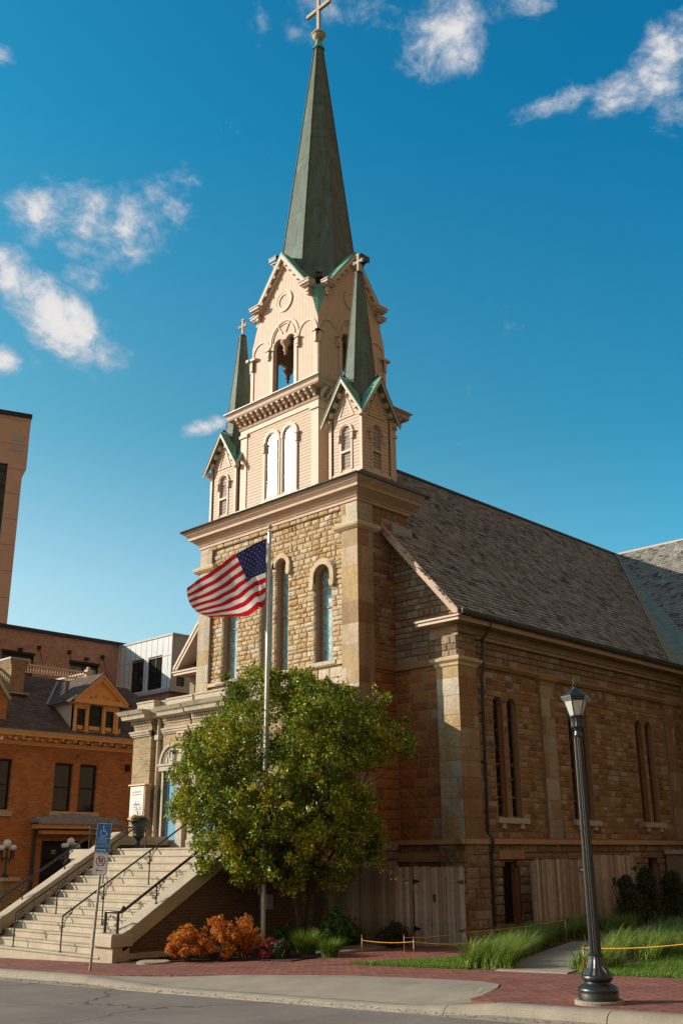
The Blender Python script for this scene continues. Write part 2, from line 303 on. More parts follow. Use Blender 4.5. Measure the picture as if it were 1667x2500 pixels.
def cloth(name,col,k):
    def f(t):
        c=mulv(t,col,grey(t,t.noise(t.obj,30,4),.92,1.06)); tr=t.new('ShaderNodeBsdfTranslucent'); t.set(tr.inputs[0],c); mx=t.new('ShaderNodeMixShader'); mx.inputs[0].default_value=k
        t.l.new(t.b.outputs[0],mx.inputs[1]); t.l.new(tr.outputs[0],mx.inputs[2]); t.l.new(mx.outputs[0],t.n['Material Output'].inputs[0]); return c
    mat(name,f,.6)
cloth('flag_red',(.56,.014,.022),.5); cloth('flag_white',(.82,.78,.75),.5); cloth('flag_blue',(.028,.032,.13),.35)
mat('sign_blue',flat((.012,.085,.30),9,.9,1.1),rough=.35,spec=.6); mat('sign_white',flat((.70,.68,.66),9,.93,1.05),rough=.35,spec=.6)
mat('sign_red',flat((.33,.02,.022),9,.9,1.1),rough=.4); mat('sign_black',flat((.015,.015,.015),9,.9,1.1),rough=.4); mat('letter_blue',flat((.36,.55,.68),9,.95,1.05),rough=.4)
mat('board_white',flat((.72,.68,.66),9,.95,1.04),rough=.3,spec=.6); mat('board_text',flat((.34,.34,.36),9,.9,1.1),rough=.5); mat('board_blue',flat((.03,.18,.36),9,.9,1.1),rough=.5)
mat('stake_orange',flat((.62,.10,.03),9,.9,1.1),rough=.5); mat('rope_yellow',flat((.72,.33,.03),30,.8,1.2),rough=.6)
mat('manhole',flat((.30,.24,.17),9,.7,1.2,40,.5,.01),rough=.6,metal=.2)
mat('skin_flower',flat((.72,.30,.02),9,.8,1.2),rough=.6)
# ---------------------------------------------------------------- mesh helpers
class MB:
    def __init__(s,mat=None): s.v=[]; s.f=[]; s.m=[]; s.t=[]; s.mats=[]; s.cur=0; s.tone=0; s.sm=set(); 
    def use(s,name):
        if name not in s.mats: s.mats.append(name)
        s.cur=s.mats.index(name); return s
    def face(s,pts,tone=None):
        i=len(s.v); s.v.extend(pts); s.f.append(tuple(range(i,i+len(pts)))); s.m.append(s.cur); s.t.append(s.tone if tone is None else tone)
    def mesh(s,vs,fs,tone=None,smooth=False):
        i=len(s.v); s.v.extend(vs)
        for f in fs:
            if smooth: s.sm.add(len(s.f))
            s.f.append(tuple(i+k for k in f)); s.m.append(s.cur); s.t.append(s.tone if tone is None else tone)
    def box(s,x0,x1,y0,y1,z0,z1,tone=None):
        v=[(x,y,z) for x in(x0,x1) for y in(y0,y1) for z in(z0,z1)]
        s.mesh(v,[(0,1,3,2),(4,6,7,5),(0,4,5,1),(2,3,7,6),(0,2,6,4),(1,5,7,3)],tone); return s
    def frus(s,b,z0,t,z1):   # b,t=(x0,x1,y0,y1)
        v=[(x,y,z0) for x in b[:2] for y in b[2:]]+[(x,y,z1) for x in t[:2] for y in t[2:]]
        s.mesh(v,[(0,1,3,2),(4,6,7,5),(0,4,5,1),(2,3,7,6),(0,2,6,4),(1,5,7,3)]); return s
    def ext(s,pts,off):      # polygon extruded by off
        n=len(pts); off=Vector(off); a=[Vector(p) for p in pts]; b=[p+off for p in a]
        tri=tessellate_polygon([a]) if n>4 else None
        caps=[tuple(t) for t in tri] if tri else [tuple(range(n))]
        s.mesh([tuple(p) for p in a+b],caps+[tuple(i+n for i in reversed(t)) for t in caps]+[(i,(i+1)%n,n+(i+1)%n,n+i) for i in range(n)]); return s
    def plate(s,fr,outer,holes=(),th=.1,rim=True,d0=0,back=True):
        loops=[outer]+list(holes); tri=tessellate_polygon([[Vector((p[0],p[1],0)) for p in L] for L in loops])
        flatp=[p for L in loops for p in L]; n=len(flatp)
        v=[fr(p[0],p[1],d0) for p in flatp]+[fr(p[0],p[1],d0+th) for p in flatp]
        f=[tuple(t) for t in tri]
        if back: f+=[tuple(i+n for i in reversed(t)) for t in tri]
        if rim:
            k=0
            for L in loops:
                m_=len(L); f+=[(k+i,k+(i+1)%m_,n+k+(i+1)%m_,n+k+i) for i in range(m_)]; k+=m_
        s.mesh(v,f); return s
    def tube(s,path,rad,n=8,smooth=True,cap=True):
        P=[Vector(p) for p in path]; k=len(P); rr=rad if isinstance(rad,(list,tuple)) else [rad]*k
        vs=[]; up=Vector((0,0,1))
        for i,p in enumerate(P):
            d=(P[min(i+1,k-1)]-P[max(i-1,0)]).normalized()
            a=d.cross(up if abs(d.z)<.95 else Vector((1,0,0))).normalized(); b=d.cross(a)
            vs+=[tuple(p+(a*math.cos(2*PI*j/n)+b*math.sin(2*PI*j/n))*rr[i]) for j in range(n)]
        fs=[(i*n+j,i*n+(j+1)%n,(i+1)*n+(j+1)%n,(i+1)*n+j) for i in range(k-1) for j in range(n)]
        s.mesh(vs,fs,smooth=smooth)
        if cap: s.mesh(vs[:n],[tuple(range(n))]); s.mesh(vs[-n:],[tuple(range(n))])
        return s
    def lathe(s,c,prof,n=24,smooth=True,flute=0,ph=0,cap=True):
        vs=[]
        for r_,z in prof:
            for j in range(n):
                a=2*PI*j/n+ph; q=r_*(1-(flute if j%2 else 0)); vs.append((c[0]+q*math.cos(a),c[1]+q*math.sin(a),c[2]+z))
        k=len(prof); fs=[(i*n+j,i*n+(j+1)%n,(i+1)*n+(j+1)%n,(i+1)*n+j) for i in range(k-1) for j in range(n)]
        s.mesh(vs,fs,smooth=smooth)
        if cap: s.mesh(vs[:n],[tuple(range(n))]); s.mesh(vs[-n:],[tuple(range(n))])
        return s
    def ball(s,c,rad,n=16,m_=10,sc=(1,1,1)):
        s.lathe((0,0,0),[(0.001+math.sin(PI*i/m_),-math.cos(PI*i/m_)) for i in range(m_+1)],n,cap=False) if 0 else None
        vs=[];
        for i in range(m_+1):
            for j in range(n):
                a=PI*i/m_; b=2*PI*j/n; vs.append((c[0]+rad*sc[0]*math.sin(a)*math.cos(b),c[1]+rad*sc[1]*math.sin(a)*math.sin(b),c[2]-rad*sc[2]*math.cos(a)))
        s.mesh(vs,[(i*n+j,i*n+(j+1)%n,(i+1)*n+(j+1)%n,(i+1)*n+j) for i in range(m_) for j in range(n)],smooth=True); return s
def mkobj(name,mb,loc=(0,0,0),parent=None,recalc=False):
    me=bpy.data.meshes.new(name); L=loc
    me.from_pydata([(x-L[0],y-L[1],z-L[2]) for x,y,z in mb.v],[],mb.f)
    for n in mb.mats: me.materials.append(MATS[n])
    me.polygons.foreach_set('material_index',mb.m)
    if mb.sm: me.polygons.foreach_set('use_smooth',[i in mb.sm for i in range(len(mb.f))])
    if any(mb.t):
        a=me.attributes.new('tone','FLOAT','FACE'); a.data.foreach_set('value',[float(x) for x in mb.t])
    me.update()
    o=bpy.data.objects.new(name,me); C.objects.link(o)
    if parent: o.parent=parent
    return o
class Thing:
    def __init__(s,name,label,cat,loc,group=None):
        s.loc=loc; s.o=bpy.data.objects.new(name,None); C.objects.link(s.o); s.o.location=loc; s.o['label']=label; s.o['category']=cat; s.o.empty_display_size=.3
        if group: s.o['group']=group
    def part(s,name,mb,parent=None,label=None):
        o=mkobj(name,mb,s.loc,parent or s.o)
        if label: o['label']=label
        return o
def single(name,mb,label,cat,loc,group=None,kind=None):
    o=mkobj(name,mb,loc); o.location=loc; o['label']=label; o['category']=cat
    if group: o['group']=group
    if kind: o['kind']=kind
    return o
def struct(name,mb):
    o=mkobj(name,mb); o['kind']='structure'; return o
def copytree(o,loc,label,rz=None,parent=None,scale=None):
    c=o.copy(); C.objects.link(c)
    if parent is None:
        c.location=loc; c['label']=label
        if rz is not None: c.rotation_euler=(0,0,rz)
        if scale is not None: c.scale=(scale,)*3
    else: c.parent=parent
    for ch in o.children: copytree(ch,None,None,parent=c)
    return c
frX=lambda X:(lambda u,v,d:(X+d,u,v))      # wall that faces -X
frY=lambda Y:(lambda u,v,d:(u,Y+d,v))      # wall that faces -Y
frXp=lambda X:(lambda u,v,d:(X-d,u,v))
frYp=lambda Y:(lambda u,v,d:(u,Y-d,v))
def arch(u0,u1,v0,vs,n=12,rise=None):      # arched opening outline
    r_=(u1-u0)/2; c=(u0+u1)/2; h=r_ if rise is None else rise
    return [(u0,v0),(u1,v0)]+[(c+r_*math.cos(PI*i/n),vs+h*math.sin(PI*i/n)) for i in range(n+1)]
def ring(u0,u1,v0,vs,t,n=14,foot=0):       # arched band round an opening
    r_=(u1-u0)/2; c=(u0+u1)/2
    o=[(c+(r_+t)*math.cos(PI*i/n),vs+(r_+t)*math.sin(PI*i/n)) for i in range(n+1)]
    i_=[(c+r_*math.cos(PI*i/n),vs+r_*math.sin(PI*i/n)) for i in range(n,-1,-1)]
    return ([(u1+t,v0)] if v0<vs else [])+o+([(u0-t,v0),(u0,v0)] if v0<vs else [])+i_+([(u1,v0)] if v0<vs else [])
def stones(mb,fr,u0,u1,v0,v1,ch=(.16,.24),ln=(.22,.6),bul=.03,holes=(),limit=None,gap=.0065,tones=(0,1),fine=True):
    v=v0
    while v<v1-.04:
        h=min(rnd.uniform(*ch),v1-v); 
        if v1-(v+h)<.08: h=v1-v
        vm=v+h/2; spans=[(u0,u1)] if limit is None else limit(vm)
        for (a,b,hv0,hvs) in holes:
            if v+h>hv0+.02 and vm<hvs+(b-a)/2:
                if vm<=hvs: x0,x1=a,b
                else:
                    q=math.sqrt(max(0,((b-a)/2)**2-(vm-hvs)**2)); x0,x1=(a+b)/2-q,(a+b)/2+q
                ns=[]
                for s0,s1 in spans:
                    if x1<=s0 or x0>=s1: ns.append((s0,s1)); continue
                    if x0>s0: ns.append((s0,x0))
                    if x1<s1: ns.append((x1,s1))
                spans=ns
        for s0,s1 in spans:
            x=s0
            while x<s1-.03:
                l=rnd.uniform(*ln)
                if s1-(x+l)<ln[0]*.6: l=s1-x
                a,b=x+gap,min(x+l,s1)-gap; c,d=v+gap,v+h-gap
                if b-a>.03:
                    L_=b-a; H_=d-c; eu=min(.020,L_*.2); ev=min(.016,H_*.2); ni=max(1,min(5,int(L_/.1))) if fine else 2; nj=2 if fine else 1
                    us=[0,eu]+[eu+(L_-2*eu)*i/(ni+1) for i in range(1,ni+1)]+[L_-eu,L_]; vv_=[0,ev]+[ev+(H_-2*ev)*j/(nj+1) for j in range(1,nj+1)]+[H_-ev,H_]
                    tone=rnd.uniform(*tones); bb=bul*rnd.uniform(.5,1.4); nu=len(us)-1; nv=len(vv_)-1; vs=[]; tl=rnd.uniform(-.35,.35)
                    for j in range(nv+1):
                        for i in range(nu+1):
                            e=(i in(0,nu)) or (j in(0,nv)); e2=(i in(1,nu-1)) or (j in(1,nv-1))
                            ju=0 if (e or e2) else rnd.uniform(-.3,.3)*(us[i+1]-us[i]); jv=0 if (e or e2) else rnd.uniform(-.25,.25)*(vv_[j+1]-vv_[j])
                            vs.append(fr(a+us[i]+ju,c+vv_[j]+jv,.004 if e else -.010-bb*(rnd.uniform(.25,.75) if e2 else rnd.uniform(.45,1.25))*(1+tl*(j/nv-.5)*2)))
                    mb.mesh(vs,[(j*(nu+1)+i,j*(nu+1)+i+1,(j+1)*(nu+1)+i+1,(j+1)*(nu+1)+i) for j in range(nv) for i in range(nu)],tone)
                x+=l
        v+=h
gz=lambda y:-.033*max(-70,min(90,y))
# ---------------------------------------------------------------- ground
YS=[-3000,-70,-20,0,10,20,30,45,90,3000]
def sheet(name,matn,x0,x1,dz,ys=YS,xs=None):
    mb=MB().use(matn); xs=xs or [x0,x1]
    vs=[(x,y,gz(y)+dz) for y in ys for x in xs]; n=len(xs)
    mb.mesh(vs,[(j*n+i,j*n+i+1,(j+1)*n+i+1,(j+1)*n+i) for j in range(len(ys)-1) for i in range(n-1)]); return struct(name,mb)
sheet('ground','soil',-3000,3000,-.32)
sheet('road','asphalt',-12,10.86,-.125,[-300,-70,-20,0,10,20,30,45,90,300],[-12,-4,2,8,10.86])
def slab(name,matn,poly,top,th=.25):    # ground slab whose top follows the slope
    mb=MB().use(matn); n=len(poly); tri=tessellate_polygon([[Vector((x,y,0)) for x,y in poly]])
    vs=[(x,y,gz(y)+top) for x,y in poly]+[(x,y,gz(y)+top-th) for x,y in poly]
    mb.mesh(vs,[tuple(t) for t in tri]+[(i,(i+1)%n,n+(i+1)%n,n+i) for i in range(n)]); return struct(name,mb)
slab('planting_ground','soil',[(13.53,-70),(300,-70),(300,90),(13.53,90)],-.012,.3)
AP=[(11.46,8.85),(11.62,9.02),(11.95,9.10),(13.2,9.63),(13.45,10.1),(13.5,10.8),(13.36,12.9),(12.6,14.8),(11.9,16.6),(11.46,17.6)]
slab('brick_sidewalk','brick_paving',[(11.46,-60),(15.12,-60),(15.12,17.0),(14.7,18.2),(13.6,19.2),(13.37,19.9),(13.3,27),(13.3,80),(11.46,80)]+AP[::-1],0.0,.2)
slab('brick_path','brick_paving',[(15.12,14.5),(17.2,13.2),(19.5,13.6),(22.2,14.6),(22.2,17.2),(19.3,17.15),(16.9,16.8),(15.12,16.2)],0.0,.2)
# kerb with a rounded nose, split into stones, lowered along the driveway
mb=MB().use('kerb_concrete')
y=-30.0
while y<60:
    y1=y+rnd.uniform(2.2,3.0); ys=[y+.006,y+(y1-y)*.33,y+(y1-y)*.66,y1-.006]; vs=[]
    for q in ys:
        dip=.105*max(0,min(1,(q-8.4)/1.3))*max(0,min(1,(17.8-q)/2.4)); t=gz(q)-dip
        vs+=[(11.46,q,t-.3),(11.46,q,t+.004),(11.29,q,t+.006),(11.235,q,t-.012),(11.19,q,t-.045),(11.17,q,min(t-.10,gz(q)-.112)),(10.85,q,gz(q)-.121),(10.85,q,gz(q)-.4)]
    mb.mesh(vs,[(i*8+j,i*8+j+1,(i+1)*8+j+1,(i+1)*8+j) for i in range(3) for j in range(7)]); y=y1
struct('kerb',mb)
# concrete driveway apron sloping down to the gutter
mb=MB().use('path_concrete'); ap=AP
def apz(x,y): k=max(0,min(1,(y-8.4)/1.3))*max(0,min(1,(17.8-y)/2.4)); return gz(y)+.008-.105*k*max(0,1-(x-11.46)/1.1)
G=[]; 
def hitx(y):   # outer edge of the apron at y
    for (xa,ya),(xb,yb) in zip(ap,ap[1:]):
        if ya<=y<=yb: return xa+(xb-xa)*(y-ya)/(yb-ya)
    return 11.47
NY=40
for j in range(NY+1):
    q=8.85+(17.6-8.85)*j/NY; xe=hitx(q)
    for i in range(9): x=11.455+(xe-11.455)*i/8; G.append((x,q,apz(x,q)))
mb.mesh(G,[(j*9+i,j*9+i+1,(j+1)*9+i+1,(j+1)*9+i) for j in range(NY) for i in range(8)]); struct('driveway_apron',mb)
slab('lawn','turf',[(15.12,11.75),(17.6,12.4),(19.2,13.3),(17.4,13.35),(15.12,14.55)],.012)
slab('lawn','turf',[(15.12,-40),(60,-40),(60,9.6),(21,10.3),(15.12,9.35)],.012)
slab('grass_bed','soil',[(15.16,10.9),(17.0,11.9),(22,14.2),(30,15.6),(40,16.5),(40,18),(22.2,16.6),(19.4,13.5),(17.7,12.45),(15.16,11.72)],.006)
slab('concrete_path','path_concrete',[(15.1,9.75),(15.1,11.15),(17.2,12.1),(22,14.0),(22,12.9),(18.4,11.2),(16.6,10.2)],.018,.2)
slab('grass_bed','soil',[(15.16,9.4),(21,10.35),(60,9.7),(60,15.5),(30,15.4),(22,12.8),(18.4,11.1),(16.6,10.1),(15.16,9.72)],.004)
slab('concrete_pad','path_concrete',[(16.9,16.7),(19.2,17.2),(19.8,17.8),(19.8,19.6),(19.2,19.35),(16.8,18.0)],.05,.2)
slab('mulch_bed','mulch',[(13.45,19.88),(13.66,19.25),(14.75,18.25),(15.16,17.05),(15.16,16.25),(16.8,16.85),(16.75,18.1),(19.1,19.45),(19.8,19.7),(19.8,20.5),(19,20.5),(19,19.88)],.02,.2)
mb=MB().use('soil')
for _ in range(1500):
    y_=rnd.uniform(2,40); x_=11.12-abs(rnd.gauss(0,.14)); q=rnd.uniform(.006,.022); z=gz(y_)-.121; a=rnd.uniform(0,6.28)
    mb.face([(x_+q*math.cos(a),y_+q*math.sin(a),z+.003),(x_-q*math.sin(a),y_+q*math.cos(a),z+.012),(x_-q*math.cos(a),y_-q*math.sin(a),z+.004),(x_+q*math.sin(a)*.5,y_-q*math.cos(a),z+.008)])
o=struct('gutter_grit',mb); o['kind']='stuff'; o['label']='grit and leaf litter lying in the gutter along the kerb'; o['category']='grit'
# shallow mulch chips spread over the bed
mb=MB().use('mulch')
for _ in range(2600):
    x=rnd.uniform(13.7,17.5); yy=rnd.uniform(max(16.4,20.9-(x-12.6)*1.15 if x<16 else 16.9),19.8)
    a=rnd.uniform(0,6.28); l=rnd.uniform(.02,.05); wd=.012; z=gz(yy)+.03+rnd.uniform(0,.02); dx,dy=math.cos(a)*l,math.sin(a)*l
    mb.face([(x-dx,yy-dy,z),(x+dy*.3,yy-dx*.3,z+.012),(x+dx,yy+dy,z+rnd.uniform(-.01,.02)),(x-dy*.3,yy+dx*.3,z+.004)])
o=struct('mulch_chips',mb); o['kind']='stuff'; o['label']='dark bark mulch chips on the bed beside the stairs'; o['category']='mulch'
mb=MB().use('manhole'); mb.lathe((13.75,18.95,gz(18.95)),[(.36,.0),(.36,.035),(.34,.04)],28,False)
for i in range(-6,7): mb.box(13.75+i*.05-.012,13.75+i*.05+.012,18.95-math.sqrt(.32**2-(i*.05)**2),18.95+math.sqrt(.32**2-(i*.05)**2),gz(18.95)+.04,gz(18.95)+.05)
single('manhole_cover',mb,'round ribbed utility cover at the edge of the mulch bed','manhole cover',(13.75,18.95,gz(18.95)))
# ---------------------------------------------------------------- church
CH=Thing('church','sandstone church with beige wooden belfry, green copper spire and shingled nave roof','church',(21.8,24.44,-.7))
YT0,YT1=20.56,28.35; XT=21.8; YC=24.44
# tower walls
winR=(21.78,22.52,7.15,9.93); winL=(26.36,27.10,7.15,9.93); wC1=(23.80,24.36,7.15,10.62); wC2=(24.56,25.12,7.15,10.62)
fr=frX(21.93); holes=[winR,winL,wC1,wC2]
mb=MB().use('mortar')
mb.plate(fr,[(20.7,6.0),(28.2,6.0),(28.2,12.1),(20.7,12.1)],[arch(*h) for h in holes],th=.45)
mb.use('stone_sunny')
stones(mb,fr,21.23,27.72,6.28,7.0,(.34,.36),(.4,.75),.03,tones=(.62,.94))
stones(mb,fr,21.23,27.72,7.12,11.93,(.13,.215),(.16,.50),.045,holes=[(h[0]-.02,h[1]+.02,h[2],h[3]) for h in holes],tones=(0,.9))
# corbelled course and top band
stones(mb,frX(21.84),20.72,28.2,11.93,12.09,(.16,.17),(.2,.6),.04,tones=(0,.7))
mb.use('mortar').box(21.845,21.93,20.6,28.3,11.93,12.09)
CH.part('tower_front_wall',mb)
def quoin(mb,x0,x1,y0,y1,z0,z1,h=(.42,.72),faces='xy',t=(0,1),b=.012,side=False):
    z=z0
    while z<z1-.05:
        hh=min(rnd.uniform(*h),z1-z); hh=z1-z if z1-(z+hh)<.2 else hh
        for fc,(a,b_,fr_) in (('x',(y0,y1,frX(x0))),('y',(x0,x1,frY(y0)))):
            if fc in faces:
                s=a+(b_-a)*rnd.choice((0,0,.25,.72)) if (b_-a)>.45 else a
                cuts=[a,b_] if s<=a+.05 else [a,s,b_]
                for p,q in zip(cuts,cuts[1:]):
                    nu,nv=3,3; tone=rnd.uniform(*t)
                    vs=[fr_(p+.004+(q-p-.008)*i/nu,z+.005+(hh-.01)*j/nv,-.002 if i in(0,nu) or j in(0,nv) else -.008-rnd.uniform(0,b)) for j in range(nv+1) for i in range(nu+1)]
                    mb.use('stone_quoin_shaded' if fc=='y' else 'stone_quoin'); mb.mesh(vs,[(j*(nu+1)+i,j*(nu+1)+i+1,(j+1)*(nu+1)+i+1,(j+1)*(nu+1)+i) for j in range(nv) for i in range(nu)],tone)
        z+=hh
mb=MB().use('mortar').box(21.8,22.5,20.53,21.23,-1,12.1); mb.use('stone_quoin'); quoin(mb,21.8,22.5,20.53,21.23,1.9,12.05)
CH.part('corner_pilaster',mb,label='right corner pilaster of the tower in large dressed blocks')
mb=MB().use('mortar').box(21.8,22.5,27.72,28.38,-1,12.1); mb.use('stone_quoin'); quoin(mb,21.8,22.5,27.72,28.38,5,12.05,faces='x')
CH.part('corner_pilaster',mb)
for y0,y1,nm in ((20.4,21.46,0),(27.5,28.6,1)):   # moulded pilaster heads
    mb=MB().use('carved_stone')
    prof=[(0.0,11.16),(.05,11.18),(.13,11.25),(.15,11.32),(.12,11.38),(.03,11.40)]
    for (o0,z0),(o1,z1) in zip(prof,prof[1:]): mb.frus((21.8-o0,22.6+o0,y0+.13-o0,y1-.1+o0),z0,(21.8-o1,22.6+o1,y0+.13-o1,y1-.1+o1),z1)
    CH.part('pilaster_capital',mb)
mb=MB().use('mortar_side').box(22.45,24.31,20.62,21.2,6.9,12.1).box(22.45,24.31,20.67,21.2,-1,6.9); mb.use('stone_side_shaded')
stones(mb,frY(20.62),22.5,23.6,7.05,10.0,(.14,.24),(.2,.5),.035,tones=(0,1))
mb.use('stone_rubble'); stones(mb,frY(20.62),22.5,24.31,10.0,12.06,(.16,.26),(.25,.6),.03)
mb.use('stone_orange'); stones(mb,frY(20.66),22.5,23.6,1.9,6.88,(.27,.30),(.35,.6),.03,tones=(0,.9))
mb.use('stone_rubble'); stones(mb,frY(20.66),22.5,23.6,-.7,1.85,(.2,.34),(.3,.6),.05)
mb.use('brown_stone').frus((22.5,23.6,20.60,20.66),6.88,(22.5,23.6,20.50,20.66),7.05)
CH.part('tower_side_wall',mb)
mb=MB().use('mortar').box(24.0,26.2,27.9,28.3,4,12.0); CH.part('tower_side_wall',mb)
# tall arched windows of the tower front
def archwin(parent,fr,h,glass,frame,bar=None,dep=.26,hood=None,sill=None,fw=.05,mull=False,ft=.06):
    u0,u1,v0,vs=h
    mb=MB().use(frame); fr2=lambda a,b,d:fr(a,b,d+dep)
    mb.plate(fr2,arch(u0-.01,u1+.01,v0-.01,vs),[arch(u0+fw,u1-fw,v0+fw,vs)],th=ft)
    # stepped jamb moulding
    mb.plate(lambda a,b,d:fr(a,b,d+dep-.07),arch(u0-.01,u1+.01,v0-.01,vs),[arch(u0+fw*.5,u1-fw*.5,v0+fw*.4,vs)],th=.068)
    if bar: 
        for b_ in bar: mb.plate(lambda a,b,d:fr(a,b,d+dep-.012),[(u0+fw-.005,b_-.025),(u1-fw+.005,b_-.025),(u1-fw+.005,b_+.025),(u0+fw-.005,b_+.025)],th=.05)
    f=CH.part('window',mb,parent) if parent is None else CH.part('window',mb,parent)
    g=MB().use(glass); g.plate(lambda a,b,d:fr(a,b,d+dep+.03),arch(u0+.01,u1-.01,v0+.01,vs),th=.01,rim=False); CH.part('pane',g,f)
    if hood:
        hw,hp,foot,hm=hood; q=MB().use(hm); q.plate(lambda a,b,d:fr(a,b,d-hp),ring(u0,u1,vs-foot,vs,hw),th=hp)
        q.plate(lambda a,b,d:fr(a,b,d-hp*.55),ring(u0+.0,u1-.0,vs-foot,vs,hw*1.25),th=hp*.5) 
        for s_ in (u0-hw/2,u1+hw/2):      # drop at each end of the hood
            if foot>0: q.plate(lambda a,b,d:fr(a,b,d-hp*1.25),[(s_-hw*.55,vs-foot-.10),(s_-hw*.2,vs-foot-.17),(s_+hw*.2,vs-foot-.17),(s_+hw*.55,vs-foot-.10),(s_+hw*.6,vs-foot+.06),(s_-hw*.6,vs-foot+.06)],th=hp*1.25)
        CH.part('hood_mould',q,f)
    if sill:
        sw,sh,sp,sm_=sill; q=MB().use(sm_); q.plate(lambda a,b,d:fr(a,b,d-sp),[(u0-sw,v0-sh),(u1+sw,v0-sh),(u1+sw,v0),(u0-sw,v0)],th=sp+dep); CH.part('sill',q,f)
    return f
fr=frX(21.91)
for h in (winR,winL): archwin(None,fr,h,'stained_glass','brown_frame',bar=[8.95],hood=(.17,.10,.25,'carved_stone'))
for h in (wC1,wC2): archwin(None,fr,h,'stained_glass','brown_frame',bar=[8.95],fw=.04)
mb=MB().use('carved_stone')
for a,b in ((wC1[0],wC1[1]),(wC2[0],wC2[1])):
    c=(a+b)/2; r_=(b-a)/2
    mb.plate(lambda p,q,d:fr(p,q,d-.10),ring(a,b,10.62,10.62,.16),th=.10)
for s_ in (wC1[0]-.08,wC2[1]+.08): mb.plate(lambda p,q,d:fr(p,q,d-.12),[(s_-.09,10.36),(s_-.03,10.28),(s_+.03,10.28),(s_+.09,10.36),(s_+.08,10.62),(s_-.08,10.62)],th=.12)
CH.part('paired_window_hood',mb)
mb=MB().use('pink_shadow_trim'); mb.tube([(21.96,24.46,7.15),(21.96,24.46,10.5)],.055,10); mb.box(21.88,22.1,24.37,24.55,10.5,10.62); CH.part('window_shaft',mb)
mb=MB().use('carved_stone').plate(frX(21.80),[(21.2,7.0),(27.72,7.0),(27.72,7.12),(21.2,7.12)],th=.14); mb.use('white_stone'); mb.plate(frX(21.765),[(21.5,7.03),(22.75,7.03),(22.75,7.15),(21.5,7.15)],th=.14); mb.plate(frX(21.765),[(26.1,7.03),(27.3,7.03),(27.3,7.15),(26.1,7.15)],th=.14)
CH.part('sill_band',mb)
# main tower cornice
mb=MB().use('cornice_paint')
def ringbox(mb,o0,z0,o1,z1,x0=XT,x1=24.31,y0=20.53,y1=28.38,back=.25):
    mb.frus((x0-o0,x1+min(o0,back),y0-o0,y1+o0),z0,(x0-o1,x1+min(o1,back),y0-o1,y1+o1),z1)
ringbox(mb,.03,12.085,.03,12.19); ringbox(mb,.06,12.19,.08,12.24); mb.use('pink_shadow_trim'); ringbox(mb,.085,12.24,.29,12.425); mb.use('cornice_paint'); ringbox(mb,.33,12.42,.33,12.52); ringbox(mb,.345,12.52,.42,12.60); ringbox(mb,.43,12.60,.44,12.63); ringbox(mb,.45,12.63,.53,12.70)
CH.part('main_cornice',mb)
mb=MB().use('dark_shingle'); ringbox(mb,.55,12.70,.56,12.73); mb.frus((21.22,24.8,19.95,28.96),12.73,(21.75,24.6,20.25,28.6),13.02)
for i in range(60): y_=20.0+i*.149; mb.box(21.20,21.5,y_+.01,y_+.14,12.735,12.76+rnd.uniform(0,.012))
mb.use('zinc').box(21.70,21.98,22.3,26.4,12.9,13.05)
CH.part('cornice_roof',mb)
# wooden stage
SX0,SX1,SY0,SY1=21.95,25.9,22.42,26.46
ww=[(23.56,24.18,13.24,15.38),(24.46,25.08,13.24,15.38)]
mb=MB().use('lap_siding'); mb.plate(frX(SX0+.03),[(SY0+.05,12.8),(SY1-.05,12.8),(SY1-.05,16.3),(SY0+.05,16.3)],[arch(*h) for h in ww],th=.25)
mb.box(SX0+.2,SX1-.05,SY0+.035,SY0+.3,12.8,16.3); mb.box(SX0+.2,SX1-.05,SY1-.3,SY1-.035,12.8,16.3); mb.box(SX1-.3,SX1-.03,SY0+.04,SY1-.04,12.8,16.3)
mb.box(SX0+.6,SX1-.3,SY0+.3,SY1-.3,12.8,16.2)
CH.part('siding_stage',mb)
mb=MB().use('pink_paint')
for y0,y1 in ((SY0,SY0+.34),(SY1-.34,SY1)): mb.box(SX0,SX0+.3,y0,y1,12.95,15.95); mb.box(SX0-.05,SX0+.3,y0-.05,y1+.05,15.93,16.05)
mb.box(SX1-.34,SX1+.01,SY0-.01,SY0+.3,12.95,15.95); mb.box(SX1-.38,SX1+.05,SY0-.05,SY0+.3,15.93,16.05)
mb.box(SX0+.3,SX0+.42,SY0-.005,SY0+.1,12.95,15.95)
mb.box(SX0-.01,SX1+.01,SY0-.01,SY1+.01,16.05,16.26); mb.box(SX0-.03,SX0+.2,SY0,SY1,12.95,13.1)
CH.part('corner_board',mb)
for i,h in enumerate(ww):
    mb=MB().use('pink_paint'); fx=frX(SX0-.005)
    mb.plate(fx,arch(h[0]-.0,h[1]+.0,h[2]-.0,h[3]),[arch(h[0]+.035,h[1]-.035,h[2]+.05,h[3])],th=.12)
    f=CH.part('window',mb); g=MB().use('bright_glass'); g.plate(frX(SX0+.045),arch(h[0]+.01,h[1]-.01,h[2]+.02,h[3]),th=.01,rim=False); CH.part('pane',g,f,label='arched tower pane glaring in the sun')
mb=MB().use('pink_paint'); fx=frX(SX0-.03)
mb.plate(fx,ring(23.56,24.18,15.3,15.38,.12),th=.06); mb.plate(fx,ring(24.46,25.08,15.3,15.38,.12),th=.06)
for a in (23.44,24.18,24.25,25.08): mb.plate(fx,[(a,13.2),(a+.12,13.2),(a+.12,15.32),(a,15.32)],th=.055)
for a in (23.46,25.14): mb.box(SX0-.10,SX0,a-.09,a+.09,15.28,15.36); mb.box(SX0-.08,SX0,a-.05,a+.05,15.0,15.28)
mb.box(SX0-.045,SX0+.02,23.4,25.24,13.10,13.22)
CH.part('window_casing',mb)
